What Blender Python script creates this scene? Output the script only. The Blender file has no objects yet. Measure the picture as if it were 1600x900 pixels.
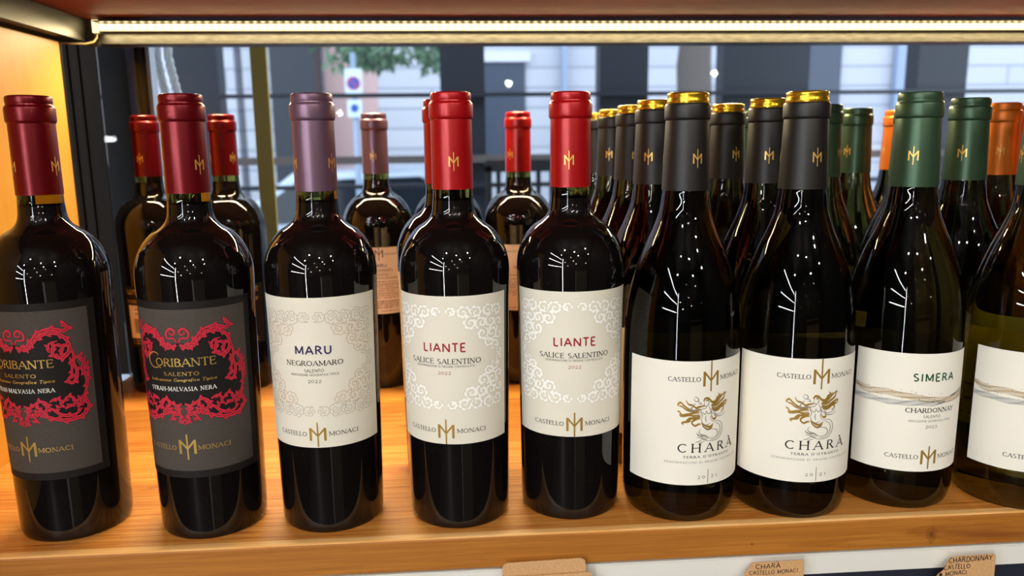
import bpy, bmesh, math, random
import numpy as np
from mathutils import Matrix, Vector

C = bpy.context.scene.collection
S = bpy.context.scene
R = math.radians
rnd = random.Random(7)

# ------------------------------------------------------------------ camera
CAM_H, PITCH, ROLL, YAW, FPX = 0.26962, 0.182379, -0.011496, 0.069636, 1214.0
fw = Vector((math.sin(YAW) * math.cos(PITCH), math.cos(YAW) * math.cos(PITCH), -math.sin(PITCH)))
rt = Vector((math.cos(YAW), -math.sin(YAW), 0.0))
up = rt.cross(fw)
rt2 = math.cos(ROLL) * rt + math.sin(ROLL) * up
up2 = -math.sin(ROLL) * rt + math.cos(ROLL) * up
cam_data = bpy.data.cameras.new('camera')
cam = bpy.data.objects.new('camera', cam_data)
C.objects.link(cam)
cam.matrix_world = Matrix(((rt2.x, up2.x, -fw.x, 0), (rt2.y, up2.y, -fw.y, 0), (rt2.z, up2.z, -fw.z, CAM_H), (0, 0, 0, 1)))
cam_data.sensor_width = 36
cam_data.lens = FPX / 1600 * 36
cam_data.clip_start = 0.02
cam_data.clip_end = 100
cam_data.dof.use_dof = True
cam_data.dof.focus_distance = 0.545
cam_data.dof.aperture_fstop = 7.5
S.camera = cam

# ------------------------------------------------------------------ world, lights, exposure
S.view_settings.view_transform = 'Standard'
S.view_settings.look = 'None'
S.view_settings.gamma = 1
S.view_settings.use_curve_mapping = False
S.view_settings.exposure = 0.0
world = bpy.data.worlds.new('daylight')
S.world = world
world.use_nodes = True
wn = world.node_tree.nodes
wn['Background'].inputs[0].default_value = (0.82, 0.90, 1.0, 1)
wn['Background'].inputs[1].default_value = 3.4
LED_CHIP, LED_TAPE, LED_W = 30.0, 2.0, 9.5
SPOT_W = 19.0
TUBE_E = 115.0


def led_line(z):
    """The strip's own light: a thin line of lamps shining forward and down."""
    d = bpy.data.lights.new('led_line', 'AREA')
    d.shape = 'RECTANGLE'
    d.size, d.size_y = 1.76, 0.0022
    d.energy = LED_W
    d.color = (1.0, 0.79, 0.43)
    d.spread = R(128)
    o = bpy.data.objects.new('led_line', d)
    aim = Vector((0, -0.52, -0.85))
    o.rotation_euler = aim.to_track_quat('-Z', 'Y').to_euler()
    o.location = (0.514, 0.8826, z)
    C.objects.link(o)


led_line(0.3928)


def shop_light(name, loc, power, col=(1.0, 0.93, 0.84), radius=0.02):
    d = bpy.data.lights.new(name, 'POINT')
    d.energy = power
    d.color = col
    d.shadow_soft_size = radius
    o = bpy.data.objects.new(name, d)
    o.location = loc
    C.objects.link(o)
    return o


for nm, loc, k in (('ceiling_spot', (-0.55, -1.05, 1.42), 1.25), ('ceiling_spot', (0.15, -1.35, 1.42), 1.5),
                   ('ceiling_spot', (0.95, -0.95, 1.42), 1.3), ('ceiling_spot', (-1.1, -1.7, 1.42), 1.0),
                   ('ceiling_spot', (0.55, -2.1, 1.42), 1.2), ('ceiling_spot', (1.5, -1.6, 1.42), 1.0)):
    shop_light(nm, loc, SPOT_W * k)
for loc in ((-0.9, -2.3, 0.75), (-0.25, -2.4, 1.35), (0.3, -2.5, 0.6), (0.85, -2.45, 1.3), (1.35, -2.2, 0.62), (0.0, -2.5, 0.95), (-0.62, -2.5, 0.45)):
    shop_light('small_spot', loc, 3.0, (1.0, 0.9, 0.7), 0.012)


# ------------------------------------------------------------------ materials
def lin(c):
    return tuple(((x / 255) / 12.92 if x / 255 <= 0.04045 else ((x / 255 + 0.055) / 1.055) ** 2.4) for x in c)


def mat(name, col, rough=0.5, metal=0.0, spec=0.5, srgb=True, **kw):
    m = bpy.data.materials.new(name)
    m.use_nodes = True
    b = m.node_tree.nodes['Principled BSDF']
    c = lin(col) if srgb else col
    b.inputs['Base Color'].default_value = (*c, 1)
    b.inputs['Roughness'].default_value = rough
    b.inputs['Metallic'].default_value = metal
    b.inputs['Specular IOR Level'].default_value = spec
    for k, v in kw.items():
        b.inputs[k.replace('_', ' ')].default_value = v
    return m


def nodes(m):
    return m.node_tree.nodes, m.node_tree.links, m.node_tree.nodes['Principled BSDF']


def mapped(m, scale=(1, 1, 1), loc=(0, 0, 0), rot=(0, 0, 0)):
    n, l, b = nodes(m)
    tc = n.new('ShaderNodeTexCoord')
    mp = n.new('ShaderNodeMapping')
    mp.inputs['Scale'].default_value = scale
    mp.inputs['Location'].default_value = loc
    mp.inputs['Rotation'].default_value = rot
    l.new(tc.outputs['Object'], mp.inputs[0])
    return mp.outputs[0]


def noise(m, vec, scale, detail=4, rough=0.5, dist=0.0):
    n, l, b = nodes(m)
    t = n.new('ShaderNodeTexNoise')
    t.inputs['Scale'].default_value = scale
    t.inputs['Detail'].default_value = detail
    t.inputs['Roughness'].default_value = rough
    t.inputs['Distortion'].default_value = dist
    l.new(vec, t.inputs['Vector'])
    return t.outputs[0]


def ramp(m, fac, stops):
    n, l, b = nodes(m)
    r = n.new('ShaderNodeValToRGB')
    els = r.color_ramp.elements
    while len(els) < len(stops):
        els.new(0.5)
    for e, (p, c) in zip(els, stops):
        e.position = p
        e.color = (*lin(c), 1) if len(c) == 3 else c
    l.new(fac, r.inputs[0])
    return r.outputs[0]


def bump(m, fac, strength=0.2, dist=0.001):
    n, l, b = nodes(m)
    bp = n.new('ShaderNodeBump')
    bp.inputs['Strength'].default_value = strength
    bp.inputs['Distance'].default_value = dist
    l.new(fac, bp.inputs['Height'])
    l.new(bp.outputs[0], b.inputs['Normal'])


def mixcol(m, fac, a, c, mode='MIX'):
    n, l, b = nodes(m)
    x = n.new('ShaderNodeMix')
    x.data_type = 'RGBA'
    x.blend_type = mode
    for sock, v in ((x.inputs[0], fac), (x.inputs[6], a), (x.inputs[7], c)):
        if isinstance(v, (int, float)):
            sock.default_value = v
        elif isinstance(v, tuple):
            sock.default_value = (*v, 1) if len(v) == 3 else v
        else:
            l.new(v, sock)
    return x.outputs[2]


def pine(name, tones, rough=0.42, board=0.062, knots=True, seed=0.0, spec=0.4):
    """Planed pine: grain along X, boards of their own tone side by side in Y, a few knots."""
    m = mat(name, tones[1], rough)
    n, l, b = nodes(m)
    v = mapped(m, (3.2, 150, 150), (seed, seed * 2, 0))
    g = noise(m, v, 2.2, 7, 0.66, 1.6)
    c1 = ramp(m, g, [(0.36, tones[0]), (0.5, tones[1]), (0.64, tones[2])])
    v2 = mapped(m, (0.001, 1 / board, 0.001), (0.5, 0.07, 0.5))
    w = n.new('ShaderNodeTexWhiteNoise')
    w.noise_dimensions = '2D'
    sn = n.new('ShaderNodeVectorMath')
    sn.operation = 'FLOOR'
    l.new(v2, sn.inputs[0])
    l.new(sn.outputs[0], w.inputs['Vector'])
    tone = ramp(m, w.outputs['Value'], [(0.0, (200, 194, 188)), (1.0, (255, 252, 248))])
    c2 = mixcol(m, 1.0, c1, tone, 'MULTIPLY')
    if knots:
        v3 = mapped(m, (4.2, 9.0, 9.0), (seed + 0.37, seed + 0.21, 0))
        vo = n.new('ShaderNodeTexVoronoi')
        vo.inputs['Scale'].default_value = 1.6
        vo.inputs['Randomness'].default_value = 1.0
        l.new(v3, vo.inputs['Vector'])
        k = ramp(m, vo.outputs['Distance'], [(0.02, (255, 255, 255)), (0.085, (0, 0, 0))])
        c2 = mixcol(m, k, c2, lin((128, 70, 32)))
    l.new(c2, b.inputs['Base Color'])
    bump(m, g, 0.12, 0.0006)
    b.inputs['Specular IOR Level'].default_value = spec
    return m


def knot(m, x, y, rx, ry, ang, axis='XY', col=(120, 66, 34)):
    """One oval mark, such as a knot, at a place of its own in the wood."""
    n, l, b = nodes(m)
    src = b.inputs['Base Color'].links[0].from_socket
    tc = n.new('ShaderNodeTexCoord')
    mp = n.new('ShaderNodeMapping')
    mp.vector_type = 'TEXTURE'
    if axis == 'XY':
        mp.inputs['Location'].default_value = (x, y, 0)
        mp.inputs['Rotation'].default_value = (0, 0, R(ang))
        mp.inputs['Scale'].default_value = (rx * 2, ry * 2, 1)
    else:
        mp.inputs['Location'].default_value = (x, 0.503, y)
        mp.inputs['Rotation'].default_value = (0, R(ang), 0)
        mp.inputs['Scale'].default_value = (rx * 2, 1, ry * 2)
    l.new(tc.outputs['Object'], mp.inputs[0])
    ln_ = n.new('ShaderNodeVectorMath')
    ln_.operation = 'LENGTH'
    l.new(mp.outputs[0], ln_.inputs[0])
    nz = noise(m, mp.outputs[0], 1.6, 3)
    ad = n.new('ShaderNodeMath')
    ad.operation = 'ADD'
    l.new(ln_.outputs['Value'], ad.inputs[0])
    l.new(nz, ad.inputs[1])
    k = ramp(m, ad.outputs[0], [(0.55, (235, 235, 235)), (0.80, (130, 130, 130)), (0.92, (170, 170, 170)), (1.0, (0, 0, 0))])
    l.new(mixcol(m, k, src, lin(col)), b.inputs['Base Color'])


M = {}
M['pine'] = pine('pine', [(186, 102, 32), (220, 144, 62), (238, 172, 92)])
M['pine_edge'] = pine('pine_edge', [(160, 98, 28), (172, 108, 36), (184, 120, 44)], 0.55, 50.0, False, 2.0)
knot(M['pine'], -0.054, 0.727, 0.013, 0.0055, 8)
knot(M['pine'], -0.048, 0.620, 0.034, 0.012, -22, col=(176, 104, 62))
knot(M['pine'], -0.2502, 0.606, 0.009, 0.0035, 20, col=(150, 88, 44))
knot(M['pine'], 0.120, 0.650, 0.010, 0.004, 0)
knot(M['pine_edge'], 0.3404, -0.0156, 0.0042, 0.0075, 8, 'XZ', (70, 36, 14))
knot(M['pine_edge'], 0.385, -0.018, 0.060, 0.010, 3, 'XZ', (128, 68, 22))  # wide dark brown patch low on the right of the front edge
knot(M['pine_edge'], 0.2061, -0.0159, 0.0013, 0.0013, 0, 'XZ', (84, 44, 18))
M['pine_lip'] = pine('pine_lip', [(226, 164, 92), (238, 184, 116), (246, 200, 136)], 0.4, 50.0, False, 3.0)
M['board_wood'] = pine('board_wood', [(132, 64, 42), (148, 75, 51), (162, 88, 62)], 0.6, 0.09, True, 5.3, 0.12)
M['panel_wood'] = mat('panel_wood', (214, 164, 84), 0.5)
_v = mapped(M['panel_wood'], (9, 3, 1.6))
_g = noise(M['panel_wood'], _v, 3.0, 6, 0.6, 1.0)
nodes(M['panel_wood'])[1].new(ramp(M['panel_wood'], _g, [(0.3, (206, 144, 44)), (0.7, (226, 170, 70))]), nodes(M['panel_wood'])[2].inputs['Base Color'])


def dusty(m, base, scale=900.0, amount=0.5):
    """Sparse specks of dust on glass."""
    n, l, b = nodes(m)
    v = mapped(m)
    vo = n.new('ShaderNodeTexVoronoi')
    vo.inputs['Scale'].default_value = scale
    l.new(v, vo.inputs['Vector'])
    k = ramp(m, vo.outputs['Distance'], [(0.10, (255, 255, 255)), (0.17, (0, 0, 0))])
    nz = noise(m, v, 30.0, 3)
    k2 = ramp(m, nz, [(0.52, (0, 0, 0)), (0.75, (255, 255, 255))])
    f = mixcol(m, 1.0, k, k2, 'MULTIPLY')
    sc = n.new('ShaderNodeMath')
    sc.operation = 'MULTIPLY'
    sc.inputs[1].default_value = amount
    l.new(f, sc.inputs[0])
    return sc.outputs[0]


M['red_glass'] = mat('red_glass', (0.004, 0.003, 0.0028), 0.015, srgb=False)
M['red_glass'].node_tree.nodes['Principled BSDF'].inputs['IOR'].default_value = 1.52
_n, _l, _b = nodes(M['red_glass'])
_f = dusty(M['red_glass'], None, 800, 0.12)
_l.new(mixcol(M['red_glass'], _f, (0.004, 0.003, 0.0028), (0.55, 0.52, 0.47)), _b.inputs['Base Color'])
M['neck_glass'] = mat('neck_glass', (0.22, 0.20, 0.04), 0.02, srgb=False, Transmission_Weight=1.0, IOR=1.35)
M['green_glass'] = mat('green_glass', (0.066, 0.062, 0.014), 0.02, srgb=False, Transmission_Weight=1.0, IOR=1.42)
_n, _l, _b = nodes(M['green_glass'])
_f = dusty(M['green_glass'], None, 900, 0.25)
_tw = _n.new('ShaderNodeMath')
_tw.operation = 'SUBTRACT'
_tw.inputs[0].default_value = 1.0
_l.new(_f, _tw.inputs[1])
_l.new(_tw.outputs[0], _b.inputs['Transmission Weight'])
_l.new(mixcol(M['green_glass'], _f, (0.066, 0.062, 0.014), (0.5, 0.48, 0.44)), _b.inputs['Base Color'])


M['olive_glass'] = mat('olive_glass', (0.26, 0.235, 0.035), 0.02, srgb=False, Transmission_Weight=1.0, IOR=1.42)


def foil(name, col, rough, metal):
    m = mat(name, col, rough, metal)
    g = noise(m, mapped(m, (60, 60, 900)), 1.0, 3)
    bump(m, g, 0.05, 0.0004)
    return m


M['crimson_foil'] = foil('crimson_foil', (112, 9, 20), 0.28, 0.5)
M['red_foil'] = foil('red_foil', (168, 11, 18), 0.30, 0.25)
M['mauve_foil'] = foil('mauve_foil', (116, 88, 106), 0.34, 0.5)
M['black_foil'] = foil('black_foil', (24, 20, 18), 0.46, 0.1)
M['green_foil'] = foil('green_foil', (56, 80, 58), 0.36, 0.5)
M['orange_foil'] = foil('orange_foil', (222, 116, 32), 0.38, 0.45)
M['gold_foil'] = foil('gold_foil', (228, 180, 50), 0.25, 0.9)
M['gold_print'] = mat('gold_print', (196, 160, 84), 0.38, 0.55)
M['gold_bright'] = mat('gold_bright', (230, 182, 92), 0.35, 0.5)
M['gold_ink'] = mat('gold_ink', (168, 132, 52), 0.45, 0.35)


def paper(name, col, rough=0.72):
    m = mat(name, col, rough, spec=0.25)
    g = noise(m, mapped(m, (500, 500, 1400)), 1.0, 4, 0.6)
    bump(m, g, 0.16, 0.0003)
    return m


M['cream_paper'] = paper('cream_paper', (226, 219, 202))
M['white_paper'] = paper('white_paper', (240, 234, 220))
M['back_paper'] = paper('back_paper', (226, 206, 178))
M['black_paper'] = mat('black_paper', (27, 24, 23), 0.6, spec=0.2)
M['ribbed_paper'] = mat('ribbed_paper', (86, 80, 76), 0.7, spec=0.15)
_m = M['ribbed_paper']
_n, _l, _b = nodes(_m)
_w = _n.new('ShaderNodeTexWave')
_w.bands_direction = 'Z'
_w.inputs['Scale'].default_value = 380
_w.inputs['Distortion'].default_value = 2.2
_w.inputs['Detail'].default_value = 1.0
_w.inputs['Detail Scale'].default_value = 1.6
_l.new(mapped(_m), _w.inputs['Vector'])
_l.new(ramp(_m, _w.outputs[1], [(0.2, (38, 34, 31)), (0.6, (92, 84, 77))]), _b.inputs['Base Color'])
for nm, c in (('ink_black', (26, 25, 26)), ('ink_grey', (78, 72, 66)), ('ink_purple', (52, 38, 84)), ('ink_red', (152, 34, 42)),
              ('ink_green', (34, 84, 56)), ('ink_white', (238, 234, 226)), ('ornament_red', (216, 44, 66)), ('ornament_dark_red', (120, 20, 34)),
              ('emboss_white', (250, 247, 240)), ('emboss_shade', (196, 186, 164)), ('line_grey', (156, 144, 126)), ('line_brown', (178, 128, 82)),
              ('ink_silver', (138, 132, 122)), ('marker', (26, 24, 24)), ('ink_blue_grey', (96, 104, 116)), ('ink_brown', (108, 80, 62))):
    M[nm] = mat(nm, c, 0.6, spec=0.3)
M['kraft'] = mat('kraft', (206, 160, 112), 0.8, spec=0.2)
_g = noise(M['kraft'], mapped(M['kraft'], (900, 300, 900)), 1.0, 5)
nodes(M['kraft'])[1].new(ramp(M['kraft'], _g, [(0.3, (188, 140, 92)), (0.7, (218, 174, 126))]), nodes(M['kraft'])[2].inputs['Base Color'])
M['steel'] = mat('steel', (92, 90, 84), 0.48, 0.7)
_g = noise(M['steel'], mapped(M['steel'], (40, 200, 200)), 2.0, 6)
nodes(M['steel'])[1].new(ramp(M['steel'], _g, [(0.3, (78, 76, 70)), (0.7, (104, 102, 95))]), nodes(M['steel'])[2].inputs['Base Color'])
M['dark_steel'] = mat('dark_steel', (58, 56, 50), 0.46, 0.6)
M['black_frame'] = mat('black_frame', (32, 26, 20), 0.5, spec=0.12)
M['blue_frame'] = mat('blue_frame', (150, 164, 190), 0.5)
M['aluminium'] = mat('aluminium', (226, 223, 214), 0.34, 0.0)
M['navy'] = mat('navy', (34, 36, 50), 0.5)
M['black_gap'] = mat('black_gap', (12, 10, 9), 0.8)
M['wire_white'] = mat('wire_white', (200, 180, 130), 0.5)
M['rope'] = mat('rope', (250, 250, 248), 0.8)
_n, _l, _b = nodes(M['rope'])
_t = _n.new('ShaderNodeBsdfTranslucent')
_t.inputs[0].default_value = (0.95, 0.96, 0.95, 1)
_x = _n.new('ShaderNodeMixShader')
_x.inputs[0].default_value = 0.5
_l.new(_b.outputs[0], _x.inputs[1])
_l.new(_t.outputs[0], _x.inputs[2])
_l.new(_x.outputs[0], _n['Material Output'].inputs[0])
M['yellow_paint'] = mat('yellow_paint', (206, 176, 84), 0.6)
M['slate_metal'] = mat('slate_metal', (34, 39, 48), 0.5)
M['wall_dark'] = mat('wall_dark', (30, 27, 26), 0.8)
M['floor_dark'] = mat('floor_dark', (46, 42, 40), 0.6)
M['counter_grey'] = mat('counter_grey', (206, 202, 198), 0.6)
M['shelf_dark'] = mat('shelf_dark', (70, 60, 52), 0.6)
M['asphalt'] = mat('asphalt', (120, 124, 132), 0.9)
M['leaf'] = mat('leaf', (104, 134, 104), 0.6)
M['bark'] = mat('bark', (96, 88, 84), 0.9)
M['sign_white'] = mat('sign_white', (210, 224, 236), 0.5)
M['sign_blue'] = mat('sign_blue', (40, 84, 170), 0.5)
M['sign_red'] = mat('sign_red', (200, 50, 60), 0.5)
M['sign_pole'] = mat('sign_pole', (140, 158, 180), 0.5, 0.3)
M['car_paint'] = mat('car_paint', (170, 182, 198), 0.25, 0.3)
M['car_glass'] = mat('car_glass', (30, 36, 44), 0.1)
M['tyre'] = mat('tyre', (24, 24, 26), 0.8)
M['window_dark'] = mat('window_dark', (66, 74, 90), 0.3)
M['stone_trim'] = mat('stone_trim', (214, 216, 222), 0.8)
M['pink_wall'] = mat('pink_wall', (206, 172, 168), 0.85)
m = M['stone'] = mat('stone', (196, 198, 206), 0.85)
_n, _l, _b = nodes(m)
_br = _n.new('ShaderNodeTexBrick')
_br.inputs['Scale'].default_value = 1.0
_br.inputs['Brick Width'].default_value = 4.5
_br.inputs['Row Height'].default_value = 0.22
_br.inputs['Mortar Size'].default_value = 0.014
for i, c in ((1, (200, 200, 206)), (2, (186, 188, 198)), (3, (156, 160, 172))):
    _br.inputs[i].default_value = (*lin(c), 1)
_l.new(mapped(m, rot=(math.pi / 2, 0, 0)), _br.inputs['Vector'])
_l.new(_br.outputs[0], _b.inputs['Base Color'])


def emit(name, col, strength):
    m = bpy.data.materials.new(name)
    m.use_nodes = True
    n = m.node_tree.nodes
    n.remove(n['Principled BSDF'])
    e = n.new('ShaderNodeEmission')
    e.inputs[0].default_value = (*col, 1)
    e.inputs[1].default_value = strength
    m.node_tree.links.new(e.outputs[0], n['Material Output'].inputs[0])
    return m


M['led_chip'] = emit('led_chip', (1.0, 0.78, 0.40), LED_CHIP)
M['led_tape'] = emit('led_tape', (1.0, 0.78, 0.38), LED_TAPE)
M['tube_light'] = emit('tube_light', (0.93, 0.97, 1.0), TUBE_E)

m = M['pane'] = bpy.data.materials.new('pane')
m.use_nodes = True
_n, _l = m.node_tree.nodes, m.node_tree.links
_n.remove(_n['Principled BSDF'])
_t = _n.new('ShaderNodeBsdfTransparent')
_t.inputs[0].default_value = (0.90, 0.94, 0.97, 1)
_gl = _n.new('ShaderNodeBsdfGlossy')
_gl.inputs['Roughness'].default_value = 0.01
_fr = _n.new('ShaderNodeFresnel')
_fr.inputs[0].default_value = 1.26
_mx = _n.new('ShaderNodeMixShader')
_l.new(_fr.outputs[0], _mx.inputs[0])
_l.new(_t.outputs[0], _mx.inputs[1])
_l.new(_gl.outputs[0], _mx.inputs[2])
_df = _n.new('ShaderNodeBsdfDiffuse')
_df.inputs[0].default_value = (0.7, 0.76, 0.85, 1)
_mx2 = _n.new('ShaderNodeMixShader')
_mx2.inputs[0].default_value = 0.008
_l.new(_mx.outputs[0], _mx2.inputs[1])
_l.new(_df.outputs[0], _mx2.inputs[2])
_l.new(_mx2.outputs[0], _n['Material Output'].inputs[0])


# ------------------------------------------------------------------ object helpers
def empty(name, loc=(0, 0, 0), label=None, cat=None, group=None, rotz=0.0):
    o = bpy.data.objects.new(name, None)
    o.empty_display_size = 0.02
    o.location = loc
    o.rotation_euler = (0, 0, rotz)
    C.objects.link(o)
    tag(o, label, cat, group)
    return o


def tag(o, label=None, cat=None, group=None, kind=None):
    for k, v in (('label', label), ('category', cat), ('group', group), ('kind', kind)):
        if v:
            o[k] = v
    return o


class MB:
    """Collects verts and faces with a material slot each, then links them as one mesh object."""

    def __init__(s):
        s.v, s.f, s.mi, s.mats, s.smooth = [], [], [], [], []

    def slot(s, m):
        if m not in s.mats:
            s.mats.append(m)
        return s.mats.index(m)

    def add(s, verts, faces, m, smooth=False):
        b = len(s.v)
        s.v.extend(verts)
        k = s.slot(m)
        for f in faces:
            s.f.append([b + i for i in f])
            s.mi.append(k)
            s.smooth.append(smooth)
        return s

    def box(s, lo, hi, m):
        x0, y0, z0 = lo
        x1, y1, z1 = hi
        return s.add([(x0, y0, z0), (x1, y0, z0), (x1, y1, z0), (x0, y1, z0), (x0, y0, z1), (x1, y0, z1), (x1, y1, z1), (x0, y1, z1)],
                     [(0, 3, 2, 1), (4, 5, 6, 7), (0, 1, 5, 4), (1, 2, 6, 5), (2, 3, 7, 6), (3, 0, 4, 7)], m)

    def prism(s, pts, y0, y1, m):
        """Outline in XZ extruded along Y."""
        n = len(pts)
        v = [(x, y0, z) for x, z in pts] + [(x, y1, z) for x, z in pts]
        f = [tuple(range(n)), tuple(range(2 * n - 1, n - 1, -1))]
        f += [(i, i + n, (i + 1) % n + n, (i + 1) % n) for i in range(n)]
        return s.add(v, f, m)

    def xprism(s, pts, x0, x1, m):
        """Outline in YZ extruded along X."""
        n = len(pts)
        v = [(x0, y, z) for y, z in pts] + [(x1, y, z) for y, z in pts]
        f = [tuple(range(n - 1, -1, -1)), tuple(range(n, 2 * n))]
        f += [(i, (i + 1) % n, (i + 1) % n + n, i + n) for i in range(n)]
        return s.add(v, f, m)

    def lathe(s, prof, m, seg=72, cap0=True, cap1=True, smooth=True, mfun=None):
        n = len(prof)
        v = []
        for r, z in prof:
            for k in range(seg):
                a = 2 * math.pi * k / seg
                v.append((r * math.cos(a), r * math.sin(a), z))
        b = len(s.v)
        s.v.extend(v)
        for i in range(n - 1):
            mm = mfun((prof[i][1] + prof[i + 1][1]) / 2) if mfun else m
            k = s.slot(mm)
            for j in range(seg):
                j2 = (j + 1) % seg
                s.f.append([b + i * seg + j, b + i * seg + j2, b + (i + 1) * seg + j2, b + (i + 1) * seg + j])
                s.mi.append(k)
                s.smooth.append(smooth)
        if cap0:
            s.f.append([b + j for j in range(seg - 1, -1, -1)])
            s.mi.append(s.slot(mfun(prof[0][1]) if mfun else m))
            s.smooth.append(False)
        if cap1:
            s.f.append([b + (n - 1) * seg + j for j in range(seg)])
            s.mi.append(s.slot(mfun(prof[-1][1]) if mfun else m))
            s.smooth.append(False)
        return s

    def tube(s, pts, r, m, seg=8):
        pts = [Vector(p) for p in pts]
        rings = []
        ref = Vector((0.13, 0.9, 0.31))
        for i, p in enumerate(pts):
            t = (pts[min(i + 1, len(pts) - 1)] - pts[max(i - 1, 0)]).normalized()
            a = t.cross(ref).normalized()
            b2 = t.cross(a)
            rr = r[i] if isinstance(r, (list, tuple)) else r
            rings.append([p + rr * (math.cos(q) * a + math.sin(q) * b2) for q in (2 * math.pi * k / seg for k in range(seg))])
        v = [tuple(q) for g in rings for q in g]
        f = []
        for i in range(len(pts) - 1):
            for k in range(seg):
                f.append((i * seg + k, i * seg + (k + 1) % seg, (i + 1) * seg + (k + 1) % seg, (i + 1) * seg + k))
        f.append(tuple(range(seg - 1, -1, -1)))
        f.append(tuple((len(pts) - 1) * seg + k for k in range(seg)))
        return s.add(v, f, m, True)

    def mesh(s, name):
        me = bpy.data.meshes.new(name)
        me.from_pydata([tuple(p) for p in s.v], [], s.f)
        for m in s.mats:
            me.materials.append(m)
        me.polygons.foreach_set('material_index', s.mi)
        me.polygons.foreach_set('use_smooth', s.smooth)
        me.update()
        return me

    def build(s, name, parent=None, **kw):
        return link(name, s.mesh(name), parent, **kw)


def link(name, me, parent=None, loc=(0, 0, 0), rotz=0.0):
    o = bpy.data.objects.new(name, me)
    o.location = loc
    o.rotation_euler = (0, 0, rotz)
    C.objects.link(o)
    if parent:
        o.parent = parent
    return o


def bevel(o, w=0.001, seg=2):
    b = o.modifiers.new('bevel', 'BEVEL')
    b.width = w
    b.segments = seg
    b.limit_method = 'ANGLE'
    b.angle_limit = R(40)
    return o


def structure(mb, name):
    return tag(mb.build(name), kind='structure')


# ------------------------------------------------------------------ the shop
FL = -1.15
structure(MB().box((-1.75, -2.7, FL - 0.05), (2.05, 1.02, FL), M['floor_dark']), 'floor')
structure(MB().box((-1.75, -2.7, 1.75), (2.05, 1.02, 1.80), M['wall_dark']), 'ceiling')
structure(MB().box((-1.80, -2.7, FL), (-1.75, 1.02, 1.75), M['wall_dark']), 'wall_left')
structure(MB().box((2.05, -2.7, FL), (2.10, 1.02, 1.75), M['wall_dark']), 'wall_right')
structure(MB().box((-1.75, -2.75, FL), (2.05, -2.7, 1.75), M['wall_dark']), 'wall_rear')
_w = MB().box((-1.75, 0.965, FL), (2.05, 1.02, -0.03), M['wall_dark']).box((-1.75, 0.965, 0.405), (2.05, 1.02, 1.75), M['wall_dark'])
_w.box((-1.75, 0.965, -0.03), (-0.472, 1.02, 0.405), M['wall_dark']).box((1.42, 0.965, -0.03), (2.05, 1.02, 0.405), M['wall_dark'])
structure(_w, 'wall_front')
structure(MB().box((-0.40, 0.937, 0.0005), (1.42, 0.941, 0.404), M['pane']), 'window_1')
# ribbed black post and the frames of the street window at the left
_p = MB().box((-0.472, 0.9425, -0.0), (-0.402, 0.964, 0.4045), M['black_frame'])
_p.box((-0.436, 0.9395, 0.0), (-0.433, 0.9425, 0.4045), M['black_frame']).box((-0.424, 0.9395, 0.0), (-0.421, 0.9425, 0.4045), M['black_frame'])
_p.box((-0.4035, 0.9415, 0.0), (-0.4005, 1.02, 0.4045), M['black_frame'])
bevel(structure(_p, 'trim_1'), 0.0008)
_p = MB().box((-0.404, 1.025, -0.03), (-0.3935, 1.045, 0.6), M['blue_frame'])
_p.box((-0.3935, 1.028, -0.03), (-0.388, 1.045, 0.6), M['black_frame']).box((-0.388, 1.024, -0.03), (-0.385, 1.045, 0.6), M['slate_metal'])
_p.box((-0.385, 1.03, -0.03), (-0.379, 1.045, 0.6), M['black_frame']).box((-0.379, 1.026, -0.03), (-0.3745, 1.045, 0.6), M['stone_trim'])
structure(_p, 'trim_2')

# lower shelf board: eased front edge
o = empty('shelf_board', (0, 0.503, -0.0238))
SB = (0, 0.503, -0.0238)
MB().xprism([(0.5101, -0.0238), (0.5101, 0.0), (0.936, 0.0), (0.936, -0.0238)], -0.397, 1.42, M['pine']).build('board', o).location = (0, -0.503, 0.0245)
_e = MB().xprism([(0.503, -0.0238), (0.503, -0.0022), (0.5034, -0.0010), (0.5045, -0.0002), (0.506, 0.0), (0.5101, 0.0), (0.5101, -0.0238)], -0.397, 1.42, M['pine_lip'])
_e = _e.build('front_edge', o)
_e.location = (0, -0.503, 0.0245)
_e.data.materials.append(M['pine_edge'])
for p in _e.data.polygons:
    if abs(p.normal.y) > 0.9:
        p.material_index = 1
tag(o, 'golden pine shelf board that carries all the wine bottles', 'shelf')
o = MB().xprism([(0.42, 0.405), (0.42, 0.431), (0.44, 0.433), (0.962, 0.433), (0.962, 0.405)], -0.42, 1.42, M['board_wood']).build('shelf_board')
tag(o, 'reddish wooden shelf board overhead, above the strip of lights', 'shelf')
o = MB().box((-0.425, 0.35, -0.0238), (-0.397, 0.848, 0.3775), M['panel_wood']).build('side_panel')
bevel(o, 0.0012)
o2 = MB().box((-0.4252, 0.8482, -0.0238), (-0.3968, 0.852, 0.3775), M['black_frame']).build('edge_trim', o)
tag(o, 'yellow-lit wooden side panel closing the left end of the shelf', 'panel')

# steel angle frame under the upper board, with the strip of lights
fr = empty('light_frame', (-0.385, 0.885, 0.379), 'brushed grey steel frame under the upper board with glowing light strip', 'light fitting')


def part(mb, name, parent, base):
    o = mb.build(name, parent, loc=(-base[0], -base[1], -base[2]))
    return o


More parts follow.
